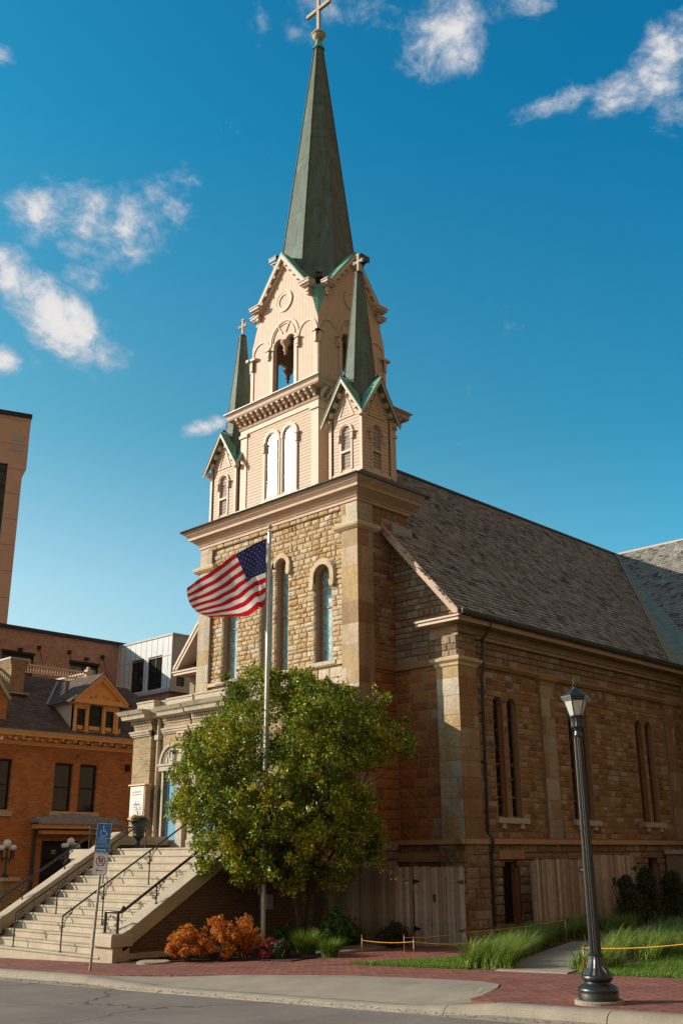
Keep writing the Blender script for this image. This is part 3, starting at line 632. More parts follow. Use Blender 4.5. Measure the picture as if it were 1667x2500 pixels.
# bracketed belfry cornice
mb=MB().use('cornice_paint'); BX0,BX1,BY0,BY1=SX0,SX1,SY0,SY1
mb.frus((BX0-.04,BX1+.04,BY0-.04,BY1+.04),16.24,(BX0-.07,BX1+.07,BY0-.07,BY1+.07),16.33)
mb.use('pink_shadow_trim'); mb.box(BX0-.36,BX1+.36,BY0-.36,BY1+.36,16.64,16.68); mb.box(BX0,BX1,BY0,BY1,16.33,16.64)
mb.use('cornice_paint'); mb.box(BX0-.38,BX1+.38,BY0-.38,BY1+.38,16.68,16.80); mb.frus((BX0-.385,BX1+.385,BY0-.385,BY1+.385),16.80,(BX0-.46,BX1+.46,BY0-.46,BY1+.46),16.88)
mb.use('zinc'); mb.box(BX0-.48,BX1+.48,BY0-.48,BY1+.48,16.88,16.91)
mb.use('dark_shingle'); mb.frus((BX0-.44,BX1+.44,BY0-.44,BY1+.44),16.91,(22.1,25.76,22.6,26.3),17.2)
CH.part('belfry_cornice',mb)
def bracket(mb,fr,u,v,w_=.09,D=.30,Hh=.30):
    pts=[(0,0),(0,Hh),(-D,Hh),(-D,Hh-.07),(-D*.8,Hh-.10),(-D*.62,Hh-.17),(-D*.33,Hh-.20),(-D*.22,.03),(-D*.1,0)]
    a=[fr(u-w_/2,v+q,p) for p,q in pts]; b=[fr(u+w_/2,v+q,p) for p,q in pts]; n=len(pts)
    tri=tessellate_polygon([[Vector((p,q,0)) for p,q in pts]])
    mb.mesh(a+b,[tuple(t) for t in tri]+[tuple(i+n for i in t) for t in tri]+[(i,(i+1)%n,n+(i+1)%n,n+i) for i in range(n)])
n=15
for i in range(n):
    y_=BY0+.08+(BY1-BY0-.16)*i/(n-1); mb=MB().use('pink_paint'); bracket(mb,frX(BX0-.07),y_,16.335,.10,.27,.30); CH.part('bracket',mb)
for i in range(n):
    x_=BX0+.08+(BX1-BX0-.16)*i/(n-1); mb=MB().use('pink_paint'); bracket(mb,frY(BY0-.07),x_,16.335,.10,.27,.30); CH.part('bracket',mb)
# belfry box with open arches
QX0,QX1,QY0,QY1=22.18,25.68,22.67,26.21; QC=(23.93,24.44)
def gabface(c,w_=1.77):  # outline, c=centre along the wall
    return [(c-w_,17.1),(c+w_,17.1),(c+w_,19.62),(c+1.27,21.2),(c,22.85),(c-1.27,21.2),(c-w_,19.62)]
def bellholes(c): 
    return [[(c-.56,17.11),(c+.56,17.11)]+[(c+.30+.26*math.cos(a),19.22+.26*math.sin(a)) for a in [PI*i/8 for i in range(9)]]+[(c-.30+.26*math.cos(a),19.22+.26*math.sin(a)) for a in [PI*i/8 for i in range(9)]]]
for nm,fx,c in (('x',frX(QX0),24.44),('y',frY(QY0),23.93),('xp',frXp(QX1),24.44),('yp',frYp(QY1),23.93)):
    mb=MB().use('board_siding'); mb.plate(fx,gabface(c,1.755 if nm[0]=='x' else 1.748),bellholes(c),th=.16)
    w_=CH.part('belfry_wall',mb)
    mb=MB().use('pink_paint'); tf=lambda a,b,d,fx=fx:fx(a,b,d-.035)
    mb.plate(tf,ring(c-.68,c+.68,19.3,19.42,.10),th=.035)
    # sunburst ribs over the twin arches
    for a0 in (58,90,122):
        d=Vector((math.cos(R(a0)),math.sin(R(a0)))); n_=Vector((-d.y,d.x))*.022; p=Vector((c,19.5)); q0=p+d*.16; q1=p+d*.6
        if a0!=90: mb.plate(tf,[tuple(q0-n_),tuple(q1-n_),tuple(q1+n_),tuple(q0+n_)],th=.035)
    mb.plate(tf,ring(c-.58,c+.58,19.45,19.42,.025),th=.035)
    for s_ in (-1,1): # side blind arches and corner boards
        cc=c+s_*1.24; mb.plate(tf,ring(cc-.42,cc+.42,19.2,19.22,.07),th=.035); mb.plate(tf,[(c+s_*1.77,17.1),(c+s_*1.64,17.1),(c+s_*1.64,19.1),(c+s_*1.77,19.1)],th=.04)
        mb.plate(tf,[(c+s_*.56,17.1),(c+s_*.72,17.1),(c+s_*.72,19.1),(c+s_*.56,19.1)],th=.035)
        for q in (c+s_*.78,):  # carved corbel
            mb.plate(lambda a,b,d,fx=fx:fx(a,b,d-.15),[(q-.11,19.12),(q+.11,19.12),(q+.11,19.17),(q-.11,19.17)],th=.15)
            mb.plate(lambda a,b,d,fx=fx:fx(a,b,d-.11),[(q-.05,18.76),(q+.05,18.76),(q+.06,19.12),(q-.06,19.12)],th=.11)
            mb.plate(lambda a,b,d,fx=fx:fx(a,b,d-.13),[(q-.06,18.86),(q+.06,18.86),(q+.06,18.93),(q-.06,18.93)],th=.13)
        q=c+s_*1.70
        mb.plate(lambda a,b,d,fx=fx:fx(a,b,d-.15),[(q-.24,19.03),(q+.12,19.03),(q+.12,19.13),(q-.24,19.13)],th=.15)
        mb.plate(lambda a,b,d,fx=fx:fx(a,b,d-.11),[(q-.06,18.62),(q+.05,18.62),(q+.06,19.03),(q-.06,19.03)],th=.11)
    # ring panel
    cz=20.95; o=[(c+.40*math.cos(2*PI*i/28),cz+.40*math.sin(2*PI*i/28)) for i in range(28)]; i_=[(c+.27*math.cos(2*PI*i/28),cz+.27*math.sin(2*PI*i/28)) for i in range(28)]
    mb.plate(tf,o,[i_],th=.035); mb.plate(lambda a,b,d,fx=fx:fx(a,b,d-.05),[(c+.43*math.cos(2*PI*i/28),cz+.43*math.sin(2*PI*i/28)) for i in range(28)],[[(c+.385*math.cos(2*PI*i/28),cz+.385*math.sin(2*PI*i/28)) for i in range(28)]],th=.05)
    CH.part('arch_trim',mb,w_)
    mb=MB().use('carved_stone') if 0 else MB().use('pink_shadow_trim')   # turned pendant between the twin arches
    p=fx(c,19.26,.08); mb.lathe((p[0],p[1],p[2]),[(.02,-.50),(.06,-.44),(.045,-.36),(.10,-.30),(.07,-.22),(.10,-.14),(.17,-.05),(.20,0),(.20,.05)],12); CH.part('pendant',mb,w_)
    for s_ in (-1,1): # sawtooth fringe under the eave blocks
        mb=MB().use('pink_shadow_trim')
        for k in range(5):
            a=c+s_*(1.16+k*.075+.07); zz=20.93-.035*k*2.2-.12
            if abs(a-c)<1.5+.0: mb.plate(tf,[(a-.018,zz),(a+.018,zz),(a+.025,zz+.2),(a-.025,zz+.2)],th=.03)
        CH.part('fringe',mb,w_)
mb=MB().use('pink_shadow_trim').box(QX0+.16,QX1-.16,QY0+.16,QY1-.16,17.05,17.12); mb.box(QX0+.16,QX1-.16,QY0+.16,QY1-.16,20.3,20.4); 
CH.part('belfry_floor',mb)
# corner broaches, cross gables and gable trims
mb=MB().use('copper_green')
for sx_ in (-1,1):
    for sy_ in (-1,1):
        cx_,cy_=QC; b=(cx_+sx_*1.75,cy_+sy_*1.77,19.62); p=(cx_+sx_*1.76,cy_+sy_*1.27,21.22); q=(cx_+sx_*1.27,cy_+sy_*1.78,21.22)
        i_=(cx_+sx_*1.22,cy_+sy_*1.22,21.42); m_=(cx_+sx_*1.6,cy_+sy_*1.6,20.9)
        mb=MB().use('copper_green'); mb.face([b,p,m_]); mb.face([b,q,m_]); mb.face([p,i_,m_]); mb.face([q,i_,m_]); CH.part('corner_broach',mb)
def aspire(z): return 1.5+(1.36-1.5)*(z-21.3)/2.1 if z<23.4 else 1.36+(.17-1.36)*(z-23.4)/(33.85-23.4)
mb=MB().use('copper')
k=math.tan(PI/8)
def octv(cx,cy,A,z): return [(cx+A*a,cy+A*b,z) for a,b in ((-1,-k),(-1,k),(-k,1),(k,1),(1,k),(1,-k),(k,-1),(-k,-1))]
zs=[21.1,22.2,23.4,25.5,28,30.5,32.5,33.85]; L=[octv(*QC,aspire(z),z) for z in zs]
for a,b in zip(L,L[1:]):
    for i in range(8): j=(i+1)%8; mb.face([a[i],a[j],b[j],b[i]])
sp=CH.part('spire',mb)
mb=MB().use('zinc' if 0 else 'copper')
for i in range(8): mb.tube([l[i] for l in L],[.028]*len(L),6,cap=False)
CH.part('ridge_roll',mb,sp)
mb=MB().use('copper_green'); mb.lathe((*QC,0),[(.27,33.78),(.25,33.86),(.20,33.87),(.13,34.2),(.10,34.3)],8,False,ph=PI/8); CH.part('spire_collar',mb,sp)
mb=MB().use('carved_stone'); mb.ball((*QC,34.56),.27,18,12); mb.lathe((*QC,34.56),[(.275,-.03),(.31,-.02),(.31,.03),(.275,.04)],18); CH.part('ball_finial',mb,sp)
mb=MB().use('white_stone'); mb.box(QC[0]-.06,QC[0]+.06,QC[1]-.07,QC[1]+.07,34.82,37.2); mb.box(QC[0]-.065,QC[0]+.065,QC[1]-.70,QC[1]+.70,35.88,36.04); CH.part('cross',mb,sp,label='large plain cross on top of the main spire')
for nm,fx,c in (('x',frX(QX0),24.44),('y',frY(QY0),23.93),('xp',frXp(QX1),24.44),('yp',frYp(QY1),23.93)):
    mb=MB().use('copper_green'); out=-.22
    # cross gable roof running back into the spire, pitched plates
    for s_ in (-1,1):
        A0=fx(c+s_*1.42,21.10,out); P0=fx(c,22.98,out); P1=fx(c,22.98,.36+.5); A1=fx(c+s_*1.05,21.55,.75)
        B0=fx(c+s_*1.42,21.04,out); Q0=fx(c,22.90,out); Q1=fx(c,22.90,.86); B1=fx(c+s_*1.05,21.49,.75)
        mb.mesh([A0,P0,P1,A1,B0,Q0,Q1,B1],[(0,1,2,3),(4,5,6,7),(0,1,5,4),(1,2,6,5),(2,3,7,6),(3,0,4,7)])
    g=CH.part('cross_gable',mb)
    mb=MB().use('pink_paint')
    for s_ in (-1,1):
        mb.plate(lambda a,b,d,fx=fx:fx(a,b,d+out),[(c,22.89),(c+s_*1.42,21.03),(c+s_*1.34,20.93),(c,22.68)],th=.10)
        mb.plate(lambda a,b,d,fx=fx:fx(a,b,d-.10),[(c,22.66),(c+s_*1.32,20.95),(c+s_*1.22,20.88),(c,22.46)],th=.10)
        a=c+s_*1.36   # boxed eave block with a carved corbel below
        P=[(a-.24,21.0,-.30),(a+.24,21.14,.0)]
        for z0,z1,o_,w_ in ((20.94,21.0,.26,.2),(21.0,21.10,.33,.25),(21.10,21.14,.36,.28)): mb.plate(lambda p,q,d,fx=fx,o_=o_:fx(p,q,d-o_),[(a-w_,z0),(a+w_,z0),(a+w_,z1),(a-w_,z1)],th=o_)
        mb.plate(lambda p,q,d,fx=fx:fx(p,q,d-.15),[(a-.05,20.62),(a+.05,20.62),(a+.07,20.94),(a-.07,20.94)],th=.15); mb.plate(lambda p,q,d,fx=fx:fx(p,q,d-.19),[(a-.07,20.74),(a+.07,20.74),(a+.07,20.82),(a-.07,20.82)],th=.19)
        for k_ in range(5):  # blocks under the rake
            t_=.15+k_*.17; zz=22.60-1.72*t_; uu=c+s_*1.3*t_; mb.plate(lambda p,q,d,fx=fx:fx(p,q,d-.2),[(uu-.05,zz-.02),(uu+.05,zz-.02),(uu+.05,zz+.12),(uu-.05,zz+.12)],th=.12)
    CH.part('gable_trim',mb,g)
# floodlights at the foot of the spire
for (x_,y_,z_,rz) in ((22.35,25.25,23.05,90),(24.75,22.85,23.1,0),(22.62,23.12,21.5,45)):
    mb=MB().use('lamp_iron'); c_,s_=math.cos(R(rz)),math.sin(R(rz))
    def bx(x0,x1,y0,y1,z0,z1):
        v=[(x_+(x*c_-y*s_),y_+(x*s_+y*c_),z_+z) for x in(x0,x1) for y in(y0,y1) for z in(z0,z1)]
        mb.mesh(v,[(0,1,3,2),(4,6,7,5),(0,4,5,1),(2,3,7,6),(0,2,6,4),(1,5,7,3)])
    bx(-.2,.2,-.12,.10,0,.17); bx(-.23,.23,-.15,-.11,-.02,.2); bx(-.24,.24,-.16,.11,.17,.2); bx(-.03,.03,-.02,.02,-.35,0); bx(-.15,.15,.03,.06,-.1,.0)
    CH.part('floodlight',mb)
# pinnacles
def pinnacle(cx,cy,zb,nm):
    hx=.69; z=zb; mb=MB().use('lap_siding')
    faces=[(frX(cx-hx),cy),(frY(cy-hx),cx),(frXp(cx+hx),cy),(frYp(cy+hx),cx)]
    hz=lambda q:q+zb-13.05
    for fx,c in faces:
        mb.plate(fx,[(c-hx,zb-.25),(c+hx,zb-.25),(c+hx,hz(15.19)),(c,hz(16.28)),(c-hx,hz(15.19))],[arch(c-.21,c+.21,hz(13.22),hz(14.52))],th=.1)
    p=CH.part('pinnacle',mb)
    mb=MB().use('pink_paint')
    for sx_ in (-1,1):
        for sy_ in (-1,1): mb.box(cx+sx_*hx-.055,cx+sx_*hx+.055,cy+sy_*hx-.055,cy+sy_*hx+.055,zb-.02,hz(15.12))
    mb.box(cx-hx-.03,cx+hx+.03,cy-hx-.03,cy+hx+.03,zb-.05,zb+.07)
    for fx,c in faces:
        tf=lambda a,b,d,fx=fx:fx(a,b,d-.03)
        mb.plate(tf,ring(c-.21,c+.21,hz(14.5),hz(14.52),.07),th=.03); mb.plate(lambda a,b,d,fx=fx:fx(a,b,d-.055),ring(c-.27,c+.27,hz(14.48),hz(14.5),.035),th=.055)
        for s_ in (-1,1):
            mb.plate(tf,[(c+s_*.21,hz(13.18)),(c+s_*.28,hz(13.18)),(c+s_*.28,hz(14.5)),(c+s_*.21,hz(14.5))],th=.03)
            mb.plate(lambda a,b,d,fx=fx:fx(a,b,d-.11),[(c+s_*.30-.10,hz(14.42)),(c+s_*.30+.10,hz(14.42)),(c+s_*.30+.10,hz(14.47)),(c+s_*.30-.10,hz(14.47))],th=.11)
            mb.plate(lambda a,b,d,fx=fx:fx(a,b,d-.09),[(c+s_*.30-.04,hz(14.2)),(c+s_*.30+.04,hz(14.2)),(c+s_*.30+.05,hz(14.42)),(c+s_*.30-.05,hz(14.42))],th=.09)
        mb.plate(tf,[(c-.21,hz(13.80)),(c+.21,hz(13.80)),(c+.21,hz(13.88)),(c-.21,hz(13.88))],th=.03)
        # triangular panel
        mb.plate(lambda a,b,d,fx=fx:fx(a,b,d-.025),[(c-.37,hz(15.02)),(c+.37,hz(15.02)),(c,hz(15.86))],[[(c-.27,hz(15.07)),(c+.27,hz(15.07)),(c,hz(15.70))]],th=.025)
        for s_ in (-1,1):
            mb.plate(lambda a,b,d,fx=fx:fx(a,b,d-.26),[(c,hz(16.36)),(c+s_*.93,hz(14.90)),(c+s_*.93,hz(14.80)),(c,hz(16.22))],th=.04)
            for k_ in range(4): t_=.22+.22*k_; uu=c+s_*.87*t_; zz=hz(16.15)-1.38*t_; mb.plate(lambda a,b,d,fx=fx:fx(a,b,d-.18),[(uu-.04,zz-.04),(uu+.04,zz-.10),(uu+.04,zz+.02),(uu-.04,zz+.08)],th=.17)
    CH.part('pinnacle_trim',mb,p)
    mb=MB().use('louvre')
    for fx,c in faces: mb.plate(lambda a,b,d,fx=fx:fx(a,b,d+.05),arch(c-.22,c+.22,hz(13.2),hz(14.52)),th=.02,rim=False)
    CH.part('louvre_panel',mb,p)
    mb=MB().use('copper_green')
    for fx,c in faces:
        for s_ in (-1,1):
            A0=fx(c+s_*.95,hz(14.93),-.28); P0=fx(c,hz(16.42),-.28); P1=fx(c,hz(16.42),hx*.7); V=fx(c+s_*hx*1.0,hz(15.30),hx*0+.0); A1=fx(c+s_*.95,hz(14.93),-.0)
            mb.face([A0,P0,P1,V]); B=[tuple(Vector(q)-Vector((0,0,.035))) for q in (A0,P0,P1,V)]; mb.face(B); mb.face([A0,P0,B[1],B[0]]); mb.face([V,A0,B[0],B[3]])
            if 0: mb.face([A0,V,A1])
    CH.part('gablet_roof',mb,p)
    mb=MB().use('copper'); zz=[hz(15.55),hz(16.1),hz(18.5),hz(20.72)]; AA=[.62,.56,.34,.13]; LL=[octv(cx,cy,A,q) for A,q in zip(AA,zz)]
    for a,b in zip(LL,LL[1:]):
        for i in range(8): j=(i+1)%8; mb.face([a[i],a[j],b[j],b[i]])
    for i in range(8): mb.tube([l[i] for l in LL],[.016]*4,5,cap=False)
    CH.part('spirelet',mb,p)
    mb=MB().use('gutter'); mb.lathe((cx,cy,hz(20.70)),[(.155,0),(.165,.04),(.12,.10)],8,False,ph=PI/8)
    mb.use('white_stone'); mb.box(cx-.042,cx+.042,cy-.045,cy+.045,hz(20.78),hz(21.50)); mb.box(cx-.038,cx+.038,cy-.19,cy+.19,hz(21.16),hz(21.25)); mb.box(cx-.046,cx+.046,cy-.07,cy+.07,hz(21.45),hz(21.52))
    for s_ in (-1,1): mb.box(cx-.046,cx+.046,cy+s_*.19-.025,cy+s_*.19+.025,hz(21.135),hz(21.275))
    CH.part('cross',mb,p)
    mb=MB().use('lamp_iron')
    for dx,dy in ((-.78,0),(0,-.78),(-.52,-.52)):
        q=(cx+dx,cy+dy,hz(16.50 if dx*dy==0 else 15.55)); mb.ball(q,.055,8,6); mb.tube([q,(cx+dx*.7,cy+dy*.7,q[2]-.05)],.02,6)
    CH.part('finial_knob',mb,p)
pinnacle(22.49,20.97,13.05,'r'); pinnacle(22.60,27.31,13.05,'l')
# ---------------------------------------------------------------- nave
NX,NY=23.45,18.12; SL=(15.83-8.25)/(24.44-17.68); 
def roofz(y): return 8.25+SL*(min(y,2*YC-y)-17.68)
wins=[(25.10,26.42),(29.22,30.54),(33.62,34.94)]
lights=[]
for a,b in wins: c=(a+b)/2; lights+=[(a+.04,c-.10,2.5,5.78),(c+.10,b-.04,2.5,5.78)]
fr=frY(NY+.06)
mb=MB().use('mortar_side'); mb.plate(fr,[(NX+.1,-1.2),(38,-1.2),(38,8.1),(NX+.1,8.1)],[arch(*h) for h in lights]+[[(25.1,-.4),(25.95,-.4),(25.95,1.35),(25.1,1.35)],[(33.5,-.4),(34.3,-.4),(34.3,1.4),(33.5,1.4)]],th=.5)
mb.use('stone_side_shaded'); hl=[(h[0]-.03,h[1]+.03,h[2],h[3]) for h in lights]+[(a-.0,b+.0,2.36,2.5) for a,b in wins]
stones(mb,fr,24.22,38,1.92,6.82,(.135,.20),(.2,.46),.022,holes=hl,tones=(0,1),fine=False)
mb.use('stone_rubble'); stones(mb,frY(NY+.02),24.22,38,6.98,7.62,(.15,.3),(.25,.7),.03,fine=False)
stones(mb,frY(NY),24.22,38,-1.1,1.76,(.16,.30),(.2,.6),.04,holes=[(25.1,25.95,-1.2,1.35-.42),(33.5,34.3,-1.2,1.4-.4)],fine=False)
CH.part('nave_side_wall',mb)
mb=MB().use('brown_stone'); 
mb.frus((24.2,38,NY-.02,NY+.1),6.82,(24.2,38,NY-.10,NY+.1),6.92); mb.box(24.2,38,NY-.10,NY+.1,6.92,6.98)
mb.frus((23.1,38,NY-.16,NY+.1),1.76,(23.1,38,NY-.10,NY+.1),1.90)
mb.box(24.9,26.15,NY-.07,NY+.1,1.35,1.6)
CH.part('string_course',mb)
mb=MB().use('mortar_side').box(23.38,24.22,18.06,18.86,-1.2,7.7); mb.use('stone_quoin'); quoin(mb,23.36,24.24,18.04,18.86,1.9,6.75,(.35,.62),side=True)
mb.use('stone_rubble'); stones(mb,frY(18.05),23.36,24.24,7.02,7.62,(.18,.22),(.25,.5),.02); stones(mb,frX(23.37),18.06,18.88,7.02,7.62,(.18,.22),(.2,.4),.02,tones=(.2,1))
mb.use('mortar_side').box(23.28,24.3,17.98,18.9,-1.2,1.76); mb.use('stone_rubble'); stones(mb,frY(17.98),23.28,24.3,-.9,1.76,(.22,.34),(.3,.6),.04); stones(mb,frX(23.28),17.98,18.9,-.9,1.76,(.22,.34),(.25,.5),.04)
mb.use('brown_stone').frus((23.2,24.35,17.9,19.0),1.76,(23.3,24.3,17.98,18.9),1.9)
CH.part('corner_pilaster',mb,label='corner pilaster of the nave with a sunlit strip')
mb=MB().use('carved_stone')
def caps(mb,x0,x1,y0,y1,z):
    for (o0,z0),(o1,z1) in zip([(.0,0),(.03,.03),(.04,.10),(.12,.17),(.13,.24),(.05,.28)],[(.03,.03),(.04,.10),(.12,.17),(.13,.24),(.05,.28),(.04,.30)]): mb.frus((x0-o0,x1+o0,y0-o0,y1+o0),z+z0,(x0-o1,x1+o1,y0-o1,y1+o1),z+z1)
caps(mb,23.35,24.25,18.03,18.88,6.72); CH.part('pilaster_capital',mb)
for a,b in ((27.6,28.35),(35.75,36.5),(31.7,32.45)):
    if a==31.7: continue
    mb=MB().use('mortar_side').box(a,b,NY-.02,NY+.1,1.9,6.75); quoin(mb,a,b,NY-.04,NY+.1,1.92,6.72,(.4,.75),'y',(.0,1),side=True)
    mb.use('brown_stone'); caps(mb,a,b,NY-.04,NY+.1,6.62); CH.part('pilaster',mb)
for a,b in wins:
    c=(a+b)/2; mb=MB().use('brown_frame'); fx=frY(NY+.06)
    for h in ((a+.04,c-.10,2.5,5.78),(c+.10,b-.04,2.5,5.78)):
        mb.plate(lambda p,q,d:fx(p,q,d+.12),arch(h[0]-.01,h[1]+.01,h[2]-.01,h[3]),[arch(h[0]+.05,h[1]-.05,h[2]+.05,h[3])],th=.06)
        for z_ in (3.1,4.05): mb.plate(lambda p,q,d:fx(p,q,d+.2),[(h[0],z_-.02),(h[1],z_-.02),(h[1],z_+.02),(h[0],z_+.02)],th=.02)
    mb.box(c-.12,c+.12,NY+.08,NY+.2,2.5,5.85); mb.tube([(c,NY+.08,2.5),(c,NY+.08,5.6)],.045,8)
    f=CH.part('window',mb); g=MB().use('leaded_glass')
    for h in ((a+.04,c-.10,2.5,5.78),(c+.10,b-.04,2.5,5.78)): g.plate(lambda p,q,d:fx(p,q,d+.24),arch(h[0]-.01,h[1]+.01,h[2]-.01,h[3]),th=.01,rim=False)
    CH.part('pane',g,f); q=MB().use('stone_rubble' if 0 else 'white_stone'); q.box(a-.12,b+.12,NY-.08,NY+.2,2.34,2.5); q.box(a+.1,a+.3,NY-.04,NY+.1,2.2,2.34); q.box(b-.3,b-.1,NY-.04,NY+.1,2.2,2.34)
    CH.part('sill',q,f)
mb=MB().use('brown_frame').box(25.1,25.18,NY+.1,NY+.3,-.6,1.35).box(25.87,25.95,NY+.1,NY+.3,-.6,1.35).box(25.1,25.95,NY+.1,NY+.3,1.27,1.35); mb.use('dark_frame').box(25.18,25.87,NY+.25,NY+.3,-.6,1.27); CH.part('basement_door',mb)
mb=MB().use('dark_frame').box(33.5,34.3,NY+.25,NY+.3,-.6,1.4); CH.part('basement_door',mb)
# nave front beside the tower
lim=lambda v:[(18.8,20.62)] if v<7.7 else [(18.2+max(0,(v-8.35)/SL),20.62)]
mb=MB().use('mortar_side'); mb.plate(frX(NX+.12),[(18.2,-1.2),(20.7,-1.2),(20.7,roofz(20.7)-.1),(18.2,roofz(18.2)-.1)],th=.3)
fx=frX(NX+.10); mb.use('stone_orange'); stones(mb,frX(NX+.13),18.85,20.6,1.9,6.86,(.27,.30),(.4,.72),.03,tones=(0,.97))
mb.use('stone_rubble'); stones(mb,fx,18.85,20.6,7.05,8.0,(.15,.25),(.25,.7),.035); stones(mb,fx,18.2,20.6,8.0,10.9,(.15,.25),(.2,.5),.045,limit=lim)
stones(mb,fx,18.85,20.6,-.9,1.76,(.22,.34),(.3,.6),.05)
mb.use('brown_stone').frus((NX+.02,NX+.2,18.8,20.66),6.86,(NX-.06,NX+.2,18.8,20.56),7.05); mb.box(NX-.02,NX+.2,18.8,20.62,1.3,1.55); mb.frus((NX-.05,NX+.2,18.85,20.6),1.76,(NX+.05,NX+.2,18.85,20.6),1.9)
CH.part('nave_front_wall',mb); mb=MB().use('mortar_side'); yl=2*YC-18.2; mb.plate(frX(NX+.12),[(28.2,-1.2),(yl,-1.2),(yl,roofz(yl)-.1),(28.2,roofz(28.2)-.1)],th=.3); mb.box(NX,38,30.6,30.9,-1.2,8.0)
CH.part('nave_front_wall',mb)
# roof: every shingle course laid row by row
def shingle_slope(mb,org,ud,vd,nd,length,height,inside,row=.19,wd=(.14,.30)):
    org,ud,vd,nd=map(Vector,(org,ud,vd,nd)); nrow=int(height/row)
    for j in range(nrow):
        x=-rnd.uniform(0,.2)
        while x<length:
            w_=rnd.uniform(*wd); cx_=x+w_/2
            if inside(cx_,(j+.5)*row):
                t=rnd.random(); lift=.035+rnd.uniform(0,.02); a=x+.004; b=x+w_-.004; v0=j*row-rnd.uniform(0,.025); v1=(j+1)*row+.02
                P=[org+ud*a+vd*v0+nd*lift,org+ud*b+vd*v0+nd*(lift+rnd.uniform(-.004,.004)),org+ud*b+vd*v1+nd*.006,org+ud*a+vd*v1+nd*.006,org+ud*a+vd*v0,org+ud*b+vd*v0]
                mb.mesh([tuple(p) for p in P],[(0,1,2,3),(4,5,1,0)],t)
            x+=w_
Lr=math.hypot(1,SL); vd=(0,1/Lr,SL/Lr); nd=(0,-SL/Lr,1/Lr); hgt=(24.44-17.68)*Lr
RX0,RX1=22.98,45.0
def ins(x,v):
    y=17.68+v/Lr; X=RX0+x
    if X<24.6 and y>20.5 : return False
    vx=37.0+(y-17.68)*1.16
    return X<vx
mb=MB().use('roof_felt')
P=[(RX0,17.68,8.25),(37.1,17.68,8.25),(45,24.44,15.83),(24.35,24.44,15.83),(24.35,20.5,roofz(20.5)),(RX0,20.5,roofz(20.5))]
n_=Vector(nd)*.10; mb.ext([tuple(Vector(p)-n_) for p in P],tuple(n_*.98))
mb.use('shingle'); shingle_slope(mb,(RX0,17.64,8.205),(1,0,0),vd,nd,22.2,hgt+.05,ins)
CH.part('nave_roof',mb)
mb=MB().use('roof_felt'); yl=2*YC-17.68; mb.ext([(RX0,yl,8.25),(45,yl,8.25),(45,YC,15.83),(24.35,YC,15.83),(24.35,2*YC-20.5,roofz(20.5)),(RX0,2*YC-20.5,roofz(20.5))],(0,0,-.1)); CH.part('nave_roof',mb,label='far slope of the nave roof')
mb=MB().use('dark_shingle').tube([(25.9,YC,15.87),(45,YC,15.87)],.07,8); CH.part('roof_ridge',mb)
# rake boards, eave return and eaves
mb=MB().use('cornice_paint')
def rake(mb,sgn):
    Yf=lambda y:y if sgn>0 else 2*YC-y
    for x0,x1,dz0,dz1 in ((22.93,23.0,-.24,.06),(23.0,23.6,-.20,-.13),(22.90,22.97,-.06,.09)):
        a=[(x0,Yf(17.62),8.19+dz0),(x0,Yf(20.56),roofz(20.56)+dz0),(x0,Yf(20.56),roofz(20.56)+dz1),(x0,Yf(17.62),8.19+dz1)]; mb.ext(a,(x1-x0,0,0))
rake(mb,1); CH.part('rake_board',mb); mb=MB().use('pink_paint'); rake(mb,-1); CH.part('rake_board',mb)
mb=MB().use('pink_paint')
for s_ in (-1,1):
    mb=MB().use('pink_paint'); Y=lambda y:y if s_>0 else 2*YC-y
    ys=sorted((Y(17.62),Y(19.25))); 
    mb.box(22.93,23.5,ys[0],ys[1],7.96,8.06); mb.box(22.88,23.5,ys[0]-.05,ys[1]+.03,8.06,8.14); mb.use('zinc')
    ys=sorted((Y(17.6),Y(19.3))); mb.frus((22.84,23.55,ys[0]-.03,ys[1]+.03),8.14,(23.3,23.55,ys[0]+.2,ys[1]-.2),8.24)
    if s_<0: CH.part('eave_return',mb)
mb.use('eave_brown'); mb.box(23.42,24.2,18.0,18.9,7.66,7.72); 
mb.box(23.35,38,18.0,18.2,7.62,7.70); mb.box(23.33,38,17.98,18.2,7.74,7.80)
mb.box(23.38,38,18.03,18.25,7.70,7.96); mb.box(23.4,23.6,18.1,19.1,7.6,7.98)
CH.part('eave_return',mb)
mb=MB().use('eave_brown'); mb.box(22.98,38,17.64,18.3,7.955,7.99); mb.box(22.95,38,17.60,17.66,7.95,8.06); mb.box(22.95,38,17.58,17.66,8.06,8.09); CH.part('soffit',mb)
mb=MB().use('gutter'); 
pts=[(0,0),(-.05,.0),(-.10,.05),(-.12,.12),(-.12,.19),(0,.19)]
mb.ext([(22.98,17.60+a,8.085+b) for a,b in pts],(14.2,0,0)); CH.part('gutter',mb)
mb=MB().use('gutter'); mb.tube([(24.45,17.6,8.1),(24.45,17.62,7.9),(24.45,17.93,7.6),(24.45,17.96,6.95),(24.42,17.86,6.80),(24.36,17.95,6.55),(24.36,18.0,2.05),(24.42,17.9,1.9),(24.44,17.9,1.7),(24.44,17.98,1.5),(24.44,17.98,-.4)],.05,8)
for z_ in (2.6,4.0,5.4): mb.box(24.29,24.43,17.98,18.1,z_,z_+.05)
CH.part('downpipe',mb)
mb=MB().use('grey_lead').ext([(24.28,20.25,11.5),(24.28,20.9,11.5),(24.28,20.9,11.95),(24.28,20.25,11.62)],(.0,0,0)) if 0 else MB().use('grey_lead').box(23.35,24.33,20.44,20.62,11.25,11.62); CH.part('roof_flashing',mb)
